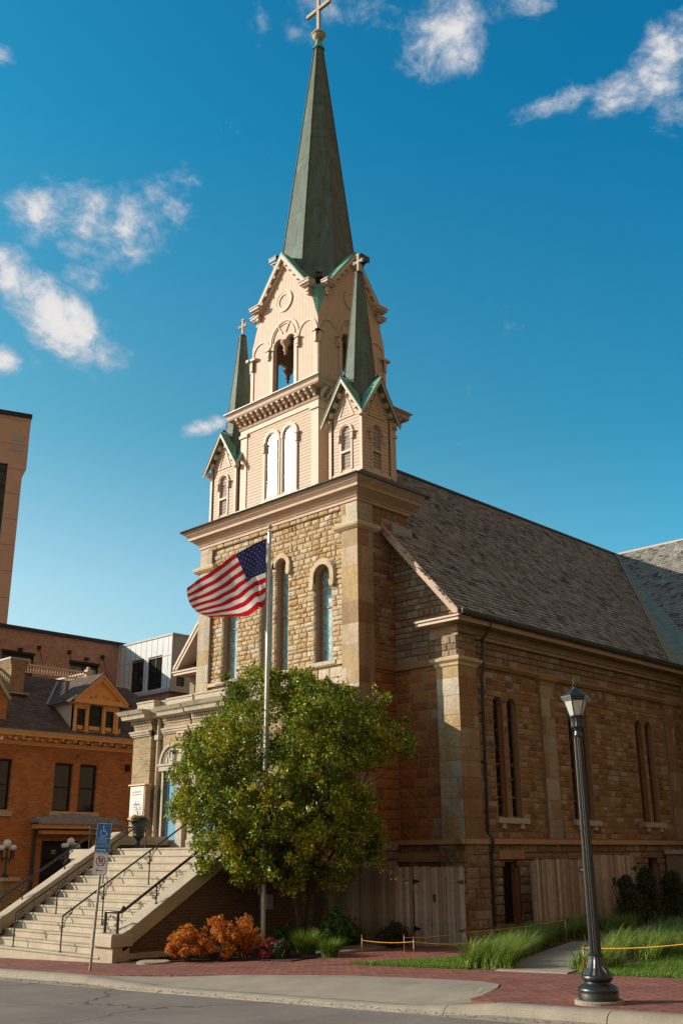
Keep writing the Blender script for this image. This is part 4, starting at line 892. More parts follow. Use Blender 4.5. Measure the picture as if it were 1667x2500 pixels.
# transept
TX0,TXR,TZ0=37.0,45.0,8.25; TS=(15.83-TZ0)/(TXR-TX0); TL=math.hypot(1,TS)
mb=MB().use('roof_felt'); mb.ext([(TX0,11,TZ0-.05),(TXR,11,15.78),(TXR,24.4,15.78),(TX0,17.7,TZ0-.05)],(0.06,0,-.06)); mb.ext([(TXR,11,15.78),(53,11,TZ0),(53,38,TZ0),(TXR,38,15.78)],(0,0,-.1)); mb.ext([(TX0,31.2,TZ0-.05),(TXR,24.5,15.78),(TXR,38,15.78),(TX0,38,TZ0-.05)],(0,0,-.1))
mb.use('shingle')
def ins2(x,v):
    X=TX0+v/TL; y=11+x; return y<17.66+(X-TX0)/1.16-.0
shingle_slope(mb,(TX0,11,TZ0),(0,1,0),(1/TL,0,TS/TL),(-TS/TL,0,1/TL),13.6,8*TL,ins2)
mb.use('pink_paint').box(TXR-.07,TXR+.07,11,24.4,15.80,15.88)
CH.part('transept_roof',mb)
mb=MB().use('valley_copper')
vy=lambda X:17.68+(X-37.0)/1.16
for sdn in (0,1):
    if sdn==0: # nave side strip
        n_=Vector(nd)*.05; P=[(37.0,17.68,8.25),(45.0,24.44,15.83),(44.8,24.30,roofz(24.3)),(35.9,17.68,8.25)]
        P=[tuple(Vector(p)+n_) for p in P]; 
    else:
        n_=Vector((-TS/TL,0,1/TL))*.05; P=[(37.0,17.68,8.25),(45.0,24.44,15.83),(44.95,24.2,15.76),(37.0,16.7,8.25)]; P=[tuple(Vector(p)+n_) for p in P]
    mb.face(P)
CH.part('valley_flashing',mb)
mb=MB().use('mortar_side').box(37.45,52.5,12,37,-1.5,8.3); mb.use('stone_side_shaded'); stones(mb,frX(37.45),12,18.1,1.9,8.0,(.2,.3),(.3,.6),.03,fine=False); mb.use('stone_rubble'); stones(mb,frX(37.45),12,18.1,-1.2,1.88,(.2,.3),(.3,.6),.03,fine=False); mb.use('pink_paint').box(37.0,37.5,11,18.1,7.95,8.2)
CH.part('transept_wall',mb)
# ---------------------------------------------------------------- entrance porch (part of the church)
PX=19.0; LZ=1.71
def pbox(mb,x0,y0,y1,z0,z1,x1=21.85): mb.box(x0,x1,y0,y1,z0,z1)
bays=[(26.9,27.85,19.0),(26.42,26.9,19.28),(25.08,26.42,19.12),(24.92,25.08,19.28),(22.98,24.92,19.06),(22.82,22.98,19.28),(21.55,22.82,19.12),(20.6,21.55,19.0)]
mb=MB().use('tan_brick')
doorA=(25.46,26.28); doorB=(23.2,24.6); doorC=(21.75,22.55)
for y0,y1,x0 in bays:
    h=[[(a,LZ),(b,LZ),(b,3.97),(a,3.97)] for a,b in (doorA,doorB,doorC) if a>=y0-.01 and b<=y1+.01]
    if h: 
        a,b=h[0][0][0],h[0][1][0]; mb.box(x0,21.8,y0,a,-1.2,5.6); mb.box(x0,21.8,b,y1,-1.2,5.6); mb.box(x0,21.8,a,b,3.97,5.6); mb.box(x0+.3,21.8,a,b,-1.2,3.97)
    else: mb.box(x0,21.8,y0,y1,-1.2,5.6)
PW=CH.part('porch_wall',mb,label='tan brick entrance porch with white stone trim')
mb=MB().use('white_stone')
for i,(y0,y1,x0) in enumerate(bays):
    e0=.0; lo=(y0,y1)
    for z0,z1,o in ((5.10,5.15,.05),(5.15,5.22,.09),(5.22,5.27,.12)): mb.box(x0-o,x0+.1,y0,y1+(o if i==0 else 0),z0,z1)
    mb.box(x0-.07,x0+.1,y0,y1+(.07 if i==0 else 0),1.68,1.95)
for z0,z1,o in ((5.10,5.15,.05),(5.15,5.22,.09),(5.22,5.27,.12)): mb.box(19.0-o,21.8,20.6-o,20.66,z0,z1)
for y_ in (25.12,24.87-.32,23.0,22.85-.32+.3): # pilasters with leafy heads
    mb.box(18.98,19.2,y_,y_+.30,1.7,4.72)
CH.part('porch_band',mb,PW)
for y_ in (25.12,22.7):
    mb=MB().use('carved_stone'); 
    for k_ in range(3):
        for j_ in range(4-k_%2): yy=y_+.04+j_*.075; mb.ball((18.95-.02*k_,yy,4.76+k_*.09),.045,6,5,(1,1,1.3))
    for s_ in (0,1): mb.lathe((18.93,y_+.02+s_*.26,5.0),[(.055,-.05),(.06,0),(.055,.05)],8)
    mb.box(18.9,19.1,y_-.04,y_+.34,5.04,5.10); CH.part('leaf_capital',mb,PW)
mb=MB().use('white_stone')
for i,(y0,y1,x0) in enumerate(bays):
    l=1 if i==0 else 0; q=1 if i==len(bays)-1 else 0
    for z0,z1,o,o2 in ((5.60,5.64,.10,.14),(5.64,5.74,.30,.32),(5.74,5.78,.33,.34),(5.78,5.90,.38,.46)): mb.frus((x0-o,21.85,y0-q*o,y1+l*o),z0,(x0-o2,21.85,y0-q*o2,y1+l*o2),z1)
    mb.box(x0+.05,x0+.35,y0-(-.02),y1-.02,5.90,6.17); mb.box(x0+.02,x0+.38,y0,y1,6.17,6.22)
mb.box(19.1,21.8,20.65,20.9,5.9,6.17); mb.box(19.05,21.8,20.62,20.95,6.17,6.22); mb.box(19.1,21.8,27.5,27.8,5.9,6.2); mb.box(19.3,21.8,20.9,27.5,5.62,5.7)
CH.part('porch_cornice',mb,PW)
mb=MB().use('white_stone')   # dentils
for i,(y0,y1,x0) in enumerate(bays):
    y_=y0+.02
    while y_<y1+(.1 if i==0 else -.03): mb.box(x0-.085,x0,y_,y_+.05,5.50,5.58); y_+=.095
    mb.box(x0-.03,x0+.05,y0,y1,5.44,5.50)
CH.part('dentil_row',mb,PW)
def door(a,b,x0,wx):
    x0-=.08; mb=MB().use('blue_door'); mb.box(x0,x0+.06,a,b,LZ,3.95); n_=2 if b-a>1.2 else 1; w_=(b-a)/n_
    for i in range(n_):
        p,q=a+i*w_,a+(i+1)*w_
        for z0,z1 in ((LZ+.15,LZ+.95),(LZ+1.05,3.75)):
            mb.plate(frX(x0-.025),[(p+.08,z0),(q-.08,z0),(q-.08,z1),(p+.08,z1)],[[(p+.14,z0+.06),(q-.14,z0+.06),(q-.14,z1-.06),(p+.14,z1-.06)]],th=.025)
    d=CH.part('door',mb,PW); h=MB().use('black_iron').box(x0-.06,x0,a+.05,a+.08,2.65,2.85); CH.part('handle',h,PW) if 0 else None
    mb=MB().use('white_stone'); x0=wx+.002
    c=(a+b)/2; R_=min(.56,(b-a)/2+.12)
    mb.box(x0-.16,x0,a-.1,b+.1,3.97,4.18); mb.box(x0-.2,x0,a-.14,b+.14,4.12,4.18)
    mb.plate(frX(x0-.03),arch(c-R_,c+R_,4.18,4.20,16),th=.03)
    mb.plate(frX(x0-.10),ring(c-R_+.03,c+R_-.03,4.18,4.20,.09,16),th=.1); mb.plate(frX(x0-.07),ring(c-R_+.14,c+R_-.14,4.18,4.20,.03,16),th=.05)
    mb.plate(frX(x0-.06),[(c+.19*math.cos(t*PI/10),4.46+.19*math.sin(t*PI/10)) for t in range(20)],[[(c+.14*math.cos(t*PI/10),4.46+.14*math.sin(t*PI/10)) for t in range(20)]],th=.03)
    for s_ in (-1,1): mb.plate(frX(x0-.05),[(c+s_*.22,4.22),(c+s_*.40,4.22),(c+s_*.34,4.40),(c+s_*.22,4.54)],th=.02)
    mb.box(x0-.04,x0+.02,a-.08,a,LZ,3.97); mb.box(x0-.04,x0+.02,b,b+.08,LZ,3.97)
    CH.part('door_surround',mb,PW)
door(*doorA,19.30,19.12); door(*doorB,19.25,19.06); door(*doorC,19.30,19.12)
mb=MB().use('white_stone').tube([(19.12,26.66,1.8),(19.12,26.66,5.6)],.065,10); mb.box(19.02,19.28,26.56,26.76,4.95,5.1); CH.part('porch_downpipe',mb,PW)
mb=MB().use('gutter').box(18.8,21.8,27.83,27.9,-1.2,-1.1); 
# hanging lantern by the door
LN=Thing('wall_lantern','small dark lantern fixed beside the blue door behind the leaves','lantern',(18.75,25.32,4.3))
mb=MB().use('lamp_iron'); mb.lathe((18.75,25.32,4.3),[(.02,.34),(.04,.30),(.025,.26),(.10,.16),(.12,.14),(.12,.11)],8); mb.lathe((18.75,25.32,4.3),[(.05,-.26),(.07,-.24),(.07,-.2)],8); mb.tube([(18.75,25.32,4.06),(18.8,25.32,3.98),(18.98,25.32,4.05)],.014,6); mb.tube([(18.75,25.32,4.45),(18.98,25.32,4.45)],.012,6)
LN.part('cage',mb); mb=MB().use('lamp_glass').lathe((18.75,25.32,4.3),[(.065,-.2),(.10,.11)],8,False); LN.part('glass',mb)
# notice board
NB=Thing('notice_board','white glazed notice board hung on the tan brick porch pier','notice board',(18.85,27.1,2.6))
mb=MB().use('pink_shadow_trim').box(18.80,19.0,26.78,27.58,2.62,3.58); mb.use('cream_paint').box(18.74,19.0,26.74,27.62,3.58,3.62).box(18.77,19.0,26.76,27.60,2.58,2.62); NB.part('cabinet',mb)
mb=MB().use('board_white').box(18.785,18.80,26.84,27.54,2.66,3.55); NB.part('panel',mb)
mb=MB().use('board_text')
for z_,h_,a,b in ((3.37,.05,26.98,27.44),(3.29,.05,26.95,27.44),(3.18,.018,27.1,27.3),(3.09,.018,27.05,27.33),(2.93,.018,27.0,27.4),(2.86,.02,26.98,27.42),(2.80,.015,27.0,27.36),(2.74,.015,27.02,27.38)):
    y_=a
    while y_<b: w_=rnd.uniform(.012,.035)*(1.3 if h_>.03 else .8); mb.box(18.781,18.785,y_,min(b,y_+w_),z_,z_+h_*rnd.uniform(.55,1)); y_+=w_+.012
NB.part('lettering',mb)
mb=MB().use('board_blue').box(18.779,18.784,27.02,27.36,3.0,3.035); mb.box(18.779,18.784,27.2,27.22,3.035,3.06); NB.part('logo',mb)
# ---------------------------------------------------------------- staircase
ST=Thing('stone_staircase','wide concrete staircase with sloping cheek walls up to the church doors','staircase',(15.2,23,-.7))
SX,TR,RI,Z0=13.37,.2825,.1746,-.56
mb=MB().use('stair_concrete')
y0,y1=20.42,25.8
for i in range(14):
    x0=SX+TR*i; zt=Z0+RI*i; x1=19.3 if i==13 else x0+TR+.06
    zb=-1.5 if i==0 else zt-RI-.02
    # rounded nosing
    pts=[(x0+.0,zb),(x0+.006,zt-.055),(x0-.018,zt-.045),(x0-.026,zt-.02),(x0-.014,zt-.002),(x0+.012,zt),(x1,zt),(x1,zb)]
    nseg=3 if i else 1
    cuts=[y0]+sorted(rnd.uniform(y0+.8,y1-.8) for _ in range(1+i%2))+[y1]
    for a,b in zip(cuts,cuts[1:]): mb.ext([(px,a+.003,pz) for px,pz in pts],(0,b-a-.006,0))
ST.part('steps',mb)
mb=MB().use('stair_concrete').box(17.0,19.2,25.8,27.9,1.45,1.71); ST.part('landing',mb)
def cheek(ya,yb,x_lo,name):
    zc=lambda x:-.1+.618*(x-13.63)
    mb=MB().use('stair_concrete'); xs=[x_lo,14.72,16.0,17.3]
    for a,b in zip(xs,xs[1:]):
        a+=.006; b-=.006; P=[(a,ya,zc(a)-.36),(b,ya,zc(b)-.36),(b,ya,zc(b)-.02),(b,ya,zc(b)),(a,ya,zc(a)),(a,ya,zc(a)-.02)]
        P=[(a,zc(a)-.36),(b,zc(b)-.36),(b,zc(b)),(a,zc(a))]
        mb.ext([(x,ya,z) for x,z in P],(0,yb-ya,0))
    mb.ext([(17.306,ya,zc(17.3)-.36),(18.98,ya,zc(17.3)-.36),(18.98,ya,zc(17.3)-.12),(17.6,ya,zc(17.3)-.12),(17.306,ya,zc(17.3))],(0,yb-ya,0))
    o=ST.part('cheek_wall',mb)
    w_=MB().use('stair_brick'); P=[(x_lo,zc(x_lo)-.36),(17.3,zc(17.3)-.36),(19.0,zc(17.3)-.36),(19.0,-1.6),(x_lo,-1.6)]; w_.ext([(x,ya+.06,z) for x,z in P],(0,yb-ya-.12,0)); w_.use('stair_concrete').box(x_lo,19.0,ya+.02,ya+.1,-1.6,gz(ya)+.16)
    ST.part('brick_side',w_,o); return o
cheek(19.93,20.42,13.62,'r'); cheek(25.72,26.14,13.5,'l')
def pedestal(y0,y1):
    g=gz(y0); mb=MB().use('stair_concrete'); mb.box(13.37,13.80,y0,y1,g-.4,-.36); 
    mb.frus((13.36,13.80,y0-.01,y1+.01),-.36,(13.29,13.82,y0-.05,y1+.05),-.34); mb.box(13.28,13.84,y0-.06,y1+.06,-.34,-.14); mb.frus((13.28,13.84,y0-.06,y1+.06),-.14,(13.32,13.80,y0-.02,y1+.02),-.09); ST.part('pedestal',mb)
pedestal(19.93,20.62); pedestal(25.7,26.35)
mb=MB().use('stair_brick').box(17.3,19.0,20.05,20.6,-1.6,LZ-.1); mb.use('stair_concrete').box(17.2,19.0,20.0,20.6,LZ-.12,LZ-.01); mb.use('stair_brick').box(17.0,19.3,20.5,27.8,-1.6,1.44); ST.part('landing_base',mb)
# iron handrails
def spiral(mb,c,rad,turns,fx,sgn=1,ph=0,r0=.008):
    P=[]
    for i in range(18):
        t=i/17; a=ph+sgn*turns*2*PI*t; q=rad*(1-t*.75); P.append(fx(c[0]+q*math.cos(a),c[1]+q*math.sin(a)))
    mb.tube(P,r0,5,cap=False)
def scroll(mb,fx,u,z,s):  # scrollwork bracket under a rail; u,z = corner of post and rail, s = direction
    spiral(mb,(u+s*.05,z-.11),.05,1.2,fx,s,PI/2); spiral(mb,(u+s*.10,z-.02),.042,1.1,fx,-s,-PI/2); spiral(mb,(u+s*.045,z-.22),.038,1.1,fx,-s,PI/2); spiral(mb,(u+s*.19,z+.05),.038,1.1,fx,s,PI)
    mb.tube([fx(u+s*.01,z-.32),fx(u+s*.03,z-.2),fx(u+s*.09,z-.09),fx(u+s*.17,z+.02),fx(u+s*.27,z+.13)],.008,5)
def handrail(y,label,posts,x0,x1,zr,zb,group,first=None,rad=.021,lead=None):
    T=Thing('handrail',label,'handrail',(x0,y,zb(x0)),group)
    mb=MB().use('black_iron'); P=([lead] if lead else [])+[(x0,y,zr(x0)),(x1,y,zr(x1))]
    mb.tube(P,rad,10); T.part('rail',mb)
    fx=lambda u_,v_:(u_,y,v_)
    for p in posts:
        mb=MB().use('black_iron'); mb.tube([(p,y,zb(p)),(p,y,zr(p))],.017,8); mb.box(p-.04,p+.04,y-.04,y+.04,zb(p),zb(p)+.012); T.part('post',mb)
        mb=MB().use('black_iron')
        if p>x0+.05: spiral(mb,(p-.06,zr(p)-.17),.05,1.2,fx,1,0); spiral(mb,(p-.13,zr(p)-.16),.04,1.1,fx,-1,0); spiral(mb,(p-.035,zr(p)-.28),.035,1.1,fx,1,PI); mb.tube([fx(p,zr(p)-.36),fx(p-.05,zr(p)-.25),fx(p-.13,zr(p)-.2),fx(p-.24,zr(p)-.16)],.008,5)
        if p<x1-.05: scroll(mb,fx,p,zr(p),1)
        T.part('scrollwork',mb)
    return T
zst=lambda x:Z0+RI*max(0,min(13,int((x-SX)/TR+1e-3))); zrl=lambda x:.165+.6085*(x-13.35)
handrail(24.25,'black iron handrail down the middle of the stairs, nearer the left cheek wall','',0,0,0,0,0) if 0 else None
handrail(24.25,'slim black handrail on the steps nearer the left cheek wall',[13.42,14.52,15.84,17.12],13.42,17.12,zrl,zst,'handrails standing on the steps')
handrail(22.1,'slim black handrail on the steps ending beside the blue door',[13.42,14.48,15.76,17.12],13.42,17.12,zrl,zst,'handrails standing on the steps')
zck=lambda x:-.1+.618*(x-13.63); 
T=handrail(20.12,'thick black handrail along the right cheek wall ending in a looped end',[14.58,15.84,17.1],13.70,17.1,lambda x:zck(x)+.41,zck,'handrails on the cheek walls',rad=.032)
mb=MB().use('black_iron')
mb.tube([(13.58,20.58,.34),(13.55,20.1,.34),(13.62,20.05,.345),(13.72,20.11,.45)],.032,10)
for y_ in (20.56,20.08): mb.tube([(13.56,y_,-.10),(13.56,y_,.34)],.034,10); mb.lathe((13.56,y_,-.1),[(.055,0),(.055,.02)],10)
T.part('looped_end',mb)
mb=MB().use('black_iron'); fy=lambda u_,v_:(13.56,u_,v_)
for s_,yy in ((1,20.13),(-1,20.51)): spiral(mb,(yy+s_*.05,.2),.05,1.3,fy,s_,0); spiral(mb,(yy+s_*.04,.09),.04,1.2,fy,-s_,0); spiral(mb,(yy+s_*.13,.25),.04,1.2,fy,s_,PI)
T.part('scrollwork',mb)
handrail(25.98,'thick black handrail along the left cheek wall below the brick house',[13.7,14.52,15.72,17.0],12.9,17.05,lambda x:zck(x)+.42,zck,'handrails on the cheek walls',rad=.028)
T=Thing('landing_rail','short level iron railing behind the urn at the stair top','railing',(17.6,27.2,1.71))
mb=MB().use('black_iron').tube([(17.0,26.9,2.33),(18.95,26.9,2.33)],.024,8); T.part('rail',mb)
mb=MB().use('black_iron'); 
for xx in (17.02,18.2): mb.tube([(xx,26.9,1.71),(xx,26.9,2.33)],.018,8)
T.part('post',mb); mb=MB().use('black_iron'); f3=lambda u_,v_:(u_,26.9,v_)
for xx,s_ in ((17.02,1),(18.2,1),(18.2,-1)): spiral(mb,(xx+s_*.07,2.2),.06,1.2,f3,s_,0); spiral(mb,(xx+s_*.05,2.05),.045,1.2,f3,-s_,0); spiral(mb,(xx+s_*.19,2.24),.05,1.2,f3,s_,PI)
T.part('scrollwork',mb)
# ---------------------------------------------------------------- leaf and grass tools
def leafpile(mb,blobs,n,size,up=.5,sph=True,flat_=.5,tonefn=None,R_=rnd):
    # blobs: (x,y,z,r,weight)
    tot=sum(b[4] for b in blobs)
    for (bx,by,bz,br,bw) in blobs:
        for _ in range(int(n*bw/tot)):
            while True:
                d=Vector((R_.gauss(0,1),R_.gauss(0,1),R_.gauss(0,1)))
                if d.length>.01: break
            d.normalize(); q=br*(R_.random()**.42); p=Vector((bx,by,bz))+Vector((d.x*q,d.y*q,d.z*q*.85))
            k_=R_.randint(1,3)
            out=(d+Vector((0,0,up))+Vector((R_.gauss(0,.5),R_.gauss(0,.5),R_.gauss(0,.4)))).normalized()
            for __ in range(k_):
                ax=Vector((R_.gauss(0,1),R_.gauss(0,1),R_.gauss(0,1)+.25)); ax=(ax-out*ax.dot(out)*R_.uniform(.3,1)); 
                if ax.length<.05: continue
                ax.normalize(); sd=ax.cross(out).normalized(); l=size*R_.uniform(.65,1.35); w_=l*.5
                pp=p+Vector((R_.gauss(0,size*.5),R_.gauss(0,size*.5),R_.gauss(0,size*.4))); t=min(1,max(0,(tonefn(pp,R_) if tonefn else R_.random())))
                a=pp; b=pp+ax*l*.5+sd*w_*.5+out*l*.10; c=pp+ax*l; e=pp+ax*l*.5-sd*w_*.5+out*l*.10; m_=pp+ax*l*.5-out*l*.03
                mb.mesh([tuple(a),tuple(b),tuple(c),tuple(e),tuple(m_)],[(0,1,4),(1,2,4),(2,3,4),(3,0,4)],t)
def branch(mb,p,d,l,rad,depth,R_=rnd,ends=None,spread=.6,up=.25):
    P=[Vector(p)]; n=5; dd=Vector(d).normalized()
    for i in range(n): dd=(dd+Vector((R_.gauss(0,.12),R_.gauss(0,.12),R_.gauss(0,.08)+up*.1))).normalized(); P.append(P[-1]+dd*l/n)
    mb.tube(P,[rad*(1-.45*i/n) for i in range(n+1)],7 if rad>.02 else 5,cap=False)
    if ends is not None and depth<=1: ends.append(P[-1])
    if depth>0:
        for _ in range(R_.randint(2,3)):
            k_=R_.randint(2,n); nd_=(dd+Vector((R_.gauss(0,spread),R_.gauss(0,spread),R_.gauss(0,spread*.6)+.1))).normalized(); branch(mb,P[k_],nd_,l*R_.uniform(.6,.8),rad*.5,depth-1,R_,ends,spread,up)
def blade(mb,x,y,z,h,lean,az,w_,t,seg=4):
    dx,dy=math.cos(az),math.sin(az); sx_,sy_=-dy*w_,dx*w_; vs=[]
    for i in range(seg+1):
        q=i/seg; o=lean*q*q; zz=z+h*(q-.28*q*q*q*abs(lean)/max(h,.01)); k_=(1-q)**.7 if q<1 else .02
        vs+=[(x+dx*o-sx_*k_,y+dy*o-sy_*k_,zz),(x+dx*o+sx_*k_,y+dy*o+sy_*k_,zz)]
    mb.mesh(vs,[(2*i,2*i+1,2*i+3,2*i+2) for i in range(seg)],t)
def inpoly(x,y,P):
    c=False; j=len(P)-1
    for i in range(len(P)):
        if (P[i][1]>y)!=(P[j][1]>y) and x<(P[j][0]-P[i][0])*(y-P[i][1])/(P[j][1]-P[i][1])+P[i][0]: c=not c
        j=i
    return c
# ---------------------------------------------------------------- the tree in front of the porch
R1=random.Random(11)
TREE=Thing('tree','leafy green ornamental tree rising behind the flagpole beside the church stairs','tree',(17.55,18.35,-.6))
tb=(17.55,18.35,-.62); mb=MB().use('bark'); ends=[]
for dx,dy,l,rad in ((-.12,.10,2.4,.10),(.25,-.2,2.5,.095),(.02,-.05,2.7,.085),(-.32,-.1,2.2,.06)):
    P=[Vector(tb)+Vector((dx*.35,dy*.35,0))]; d=Vector((dx*.5,dy*.5,1)).normalized()
    for i in range(7): d=(d+Vector((R1.gauss(0,.06),R1.gauss(0,.06),.05))).normalized(); P.append(P[-1]+d*l/7)
    mb.tube(P,[rad*1.25]+[rad*(1-.06*i) for i in range(7)],9)
    for _ in range(4): branch(mb,P[R1.randint(4,7)],(R1.gauss(0,.7),R1.gauss(0,.7),.7),1.5,rad*.5,2,R1,ends,.55)
TREE.part('trunk',mb)
RC=[(620,1672,52),(695,1690,52),(775,1722,55),(575,1765,65),(670,1770,80),(785,1790,85),(880,1780,62),(955,1812,46),(990,1835,24),(505,1830,62),(470,1905,48),(450,1960,32),(560,1870,80),(660,1880,90),(770,1890,92),(870,1850,62),(930,1840,36),(478,1985,58),(560,1975,80),(660,1990,88),(770,2000,92),(850,1985,58),(890,2040,42),(880,1965,26),(520,2080,50),(570,2045,60),(612,2105,55),(810,2085,68),(885,2100,42),(915,2085,20),(700,2080,66),(735,2145,50),(690,2150,36),(810,2145,40),(650,2120,40),(505,2120,26),(600,2140,30),(650,1655,30),(575,1700,34),(830,1715,36),(735,1665,26),(540,1795,40),(990,1800,20)]
vdir=Vector((.699,.715,0)); sdir=Vector((-.715,.699,0)); blobs=[]
for x,y,q in RC:
    s_=(645-x)/99; z_=1.03+(2140-y)/102; rr=q/99; rho=min(.97,math.hypot((s_+.7)/3.1,(z_-3.5)/2.7)); dp=1.9*math.sqrt(1-rho*rho)
    for t_ in ([-dp,-dp*.35,dp*.4,dp*.9] if dp>.9 else [-dp*.6,dp*.6]):
        if abs(s_)<rr*.8+.1 and z_>3.4 and t_<rr+.1: t_=rr+.08+R1.uniform(0,.35)+max(0,t_+dp)*.4
        c=Vector((17.0,19.2,0))+sdir*s_*(1+t_/26)+vdir*(t_-.15)
        if c.x>18.5 and c.y>20.0: continue
        blobs.append((c.x,c.y,z_+R1.gauss(0,.06)+(z_-1.5)*t_/27,rr*R1.uniform(.85,1.05),rr**2*(1.5 if t_<0 else .9)))
# small sprays standing out of the outline
for _ in range(150):
    b=R1.choice(blobs[:]); a=R1.uniform(0,2*PI); e=R1.uniform(-.4,1); (abs((b[0]-17)*-.715+(b[1]-19.2)*.699)>.45 or b[2]<3.4) and blobs.append((b[0]+math.cos(a)*b[3]*.95,b[1]+math.sin(a)*b[3]*.95,b[2]+e*b[3],b[3]*R1.uniform(.15,.32),.035*R1.uniform(.6,1.4)))
mb=MB().use('tree_leaf')
def tt(p,R_):
    g=math.sin(p.x*2.3+1)*math.sin(p.y*2.1)*math.sin(p.z*2.6+.5)
    return R_.betavariate(2,2.4)+.25*g+(.10 if R_.random()<.2 else 0)
sub=[]
for (bx,by,bz,br,bw) in blobs:
    if br<.3: sub.append((bx,by,bz,br,bw)); continue
    k_=max(5,int(26*br*br/.5))
    for _ in range(k_):
        d=Vector((R1.gauss(0,1),R1.gauss(0,1),R1.gauss(.25,1))).normalized(); q=br*R1.uniform(.55,1.06); sr=R1.uniform(.09,.21); sub.append((bx+d.x*q,by+d.y*q,bz+d.z*q*.9,sr,bw/k_*sr/.15))
leafpile(mb,sub,58000,.088,.55,tonefn=tt,R_=R1); TREE.part('crown',mb)
# ---------------------------------------------------------------- shrubs and clumps
def shrub(name,label,cat,x,y,h,w_,matn,n,size,group=None,stems='bark',seed=1,up=.5,tonefn=None,egg=False):
    R2=random.Random(seed); z=gz(y); T=Thing(name,label,cat,(x,y,z),group); mb=MB().use(stems); bl=[]
    for i in range(9):
        a=2*PI*i/9+R2.random(); P=[(x+.05*math.cos(a),y+.05*math.sin(a),z-.02),(x+w_*.22*math.cos(a),y+w_*.22*math.sin(a),z+h*.4),(x+w_*.4*math.cos(a),y+w_*.4*math.sin(a),z+h*.8)]; mb.tube(P,[.014,.01,.005],5)
    T.part('stems',mb)
    if egg:
        for i in range(26): q=i/25; a=R2.uniform(0,2*PI); rr=w_*.5*math.sin(PI*min(.98,q*.75+.22))**.8*.62; bl.append((x+rr*.6*math.cos(a),y+rr*.6*math.sin(a),z+h*.08+q*h*.86,w_*.5*(.62-.42*q),1))
    else:
        for i in range(24): a=R2.uniform(0,2*PI); q=R2.random()**.6; zz=z+h*(.2+.66*R2.random()*math.sqrt(max(.05,1-q*q))+.12*R2.random()); q*=w_*.46; bl.append((x+q*math.cos(a),y+q*math.sin(a),zz,h*.14*R2.uniform(.5,1.5),1))
        for i in range(34): a=R2.uniform(0,2*PI); q=R2.random(); zz=z+h*(.25+.85*math.sqrt(1-q*q)*R2.uniform(.8,1.1)); q*=w_*.6; bl.append((x+q*math.cos(a),y+q*math.sin(a),zz,h*.06,.14))
    mb=MB().use(matn); leafpile(mb,bl,n,size,up,R_=R2,tonefn=tonefn); T.part('foliage',mb); return T
shrub('barberry_shrub','orange leaved shrub nearest the stair pedestal','shrub',14.25,18.5,.62,.85,'orange_leaf',3600,.045,'orange shrubs in the mulch bed',seed=2)
shrub('barberry_shrub','orange leaved shrub in the middle of the row of three','shrub',14.80,18.1,.72,.95,'orange_leaf',4600,.045,'orange shrubs in the mulch bed',seed=3)
shrub('barberry_shrub','rightmost orange leaved shrub of the row, touching the crimson shrub','shrub',15.35,17.95,.72,.75,'orange_leaf',3000,.045,'orange shrubs in the mulch bed',seed=4)
shrub('red_shrub','small crimson leaved shrub at the foot of the flagpole','shrub',15.45,17.28,.36,.52,'red_leaf',1500,.035,seed=5)
shrub('round_shrub','low dark green shrub in front of the crimson one','shrub',15.55,16.98,.30,.42,'dark_leaf',1300,.05,seed=6)
shrub('broadleaf_shrub','bright broad leaved green shrub at the tree trunk','shrub',17.8,17.6,.78,.62,'green_leaf',1500,.10,seed=7)
shrub('broadleaf_shrub','low broad leaved shrub just right of the flagpole foot','shrub',17.3,18.8,.45,.55,'green_leaf',900,.09,seed=17)
shrub('hosta_plant','dark broad leaved plant against the wooden fence','plant',18.95,18.55,.48,.75,'green_leaf',1300,.13,seed=8)
shrub('small_dark_shrub','small dark shrub at the foot of the fence by the gate','shrub',19.35,17.2,.42,.7,'dark_leaf',2600,.07,seed=9)
def clump(name,label,cat,x,y,h,w_,n,matn,seed,group=None):
    R2=random.Random(seed); mb=MB().use(matn); z=gz(y)
    for _ in range(n):
        a=R2.uniform(0,2*PI); q=w_*.22*R2.random()**.5; az=a+R2.gauss(0,.5); blade(mb,x+q*math.cos(a),y+q*math.sin(a),z,h*R2.uniform(.6,1.15),w_*.5*R2.uniform(.3,1.1),az,.009,R2.random()*.6)
    return single(name,mb,label,cat,(x,y,z),group)
clump('daylily_clump','arching green daylily clump in front of the tree trunk','plant',16.5,17.2,.56,.85,900,'grass_blade',21,'daylily clumps in the bed')
clump('daylily_clump','smaller daylily clump beside the concrete pad','plant',16.35,16.35,.42,.7,650,'grass_blade',22,'daylily clumps in the bed')
for i,(x,y,h,w_,lb) in enumerate(((28.0,15.9,1.38,1.2,'dark evergreen shrub, leftmost of the three before the plank fence'),(29.4,16.0,1.62,1.15,'tall narrow dark evergreen, middle of the three before the plank fence'),(30.3,15.6,1.45,1.6,'broad dark evergreen, rightmost of the three below the dark doorway'))):
    shrub('evergreen_shrub',lb,'evergreen',x,y,h,w_,'dark_leaf',9000,.06,'dark evergreens by the church wall',seed=30+i,egg=True,up=1.0)
shrub('evergreen_shrub','dark evergreen cut off by the right edge beside the stair rail','evergreen',34.0,16.0,2.0,1.6,'dark_leaf',6000,.07,'dark evergreens by the church wall',seed=36,egg=True,up=1.0)
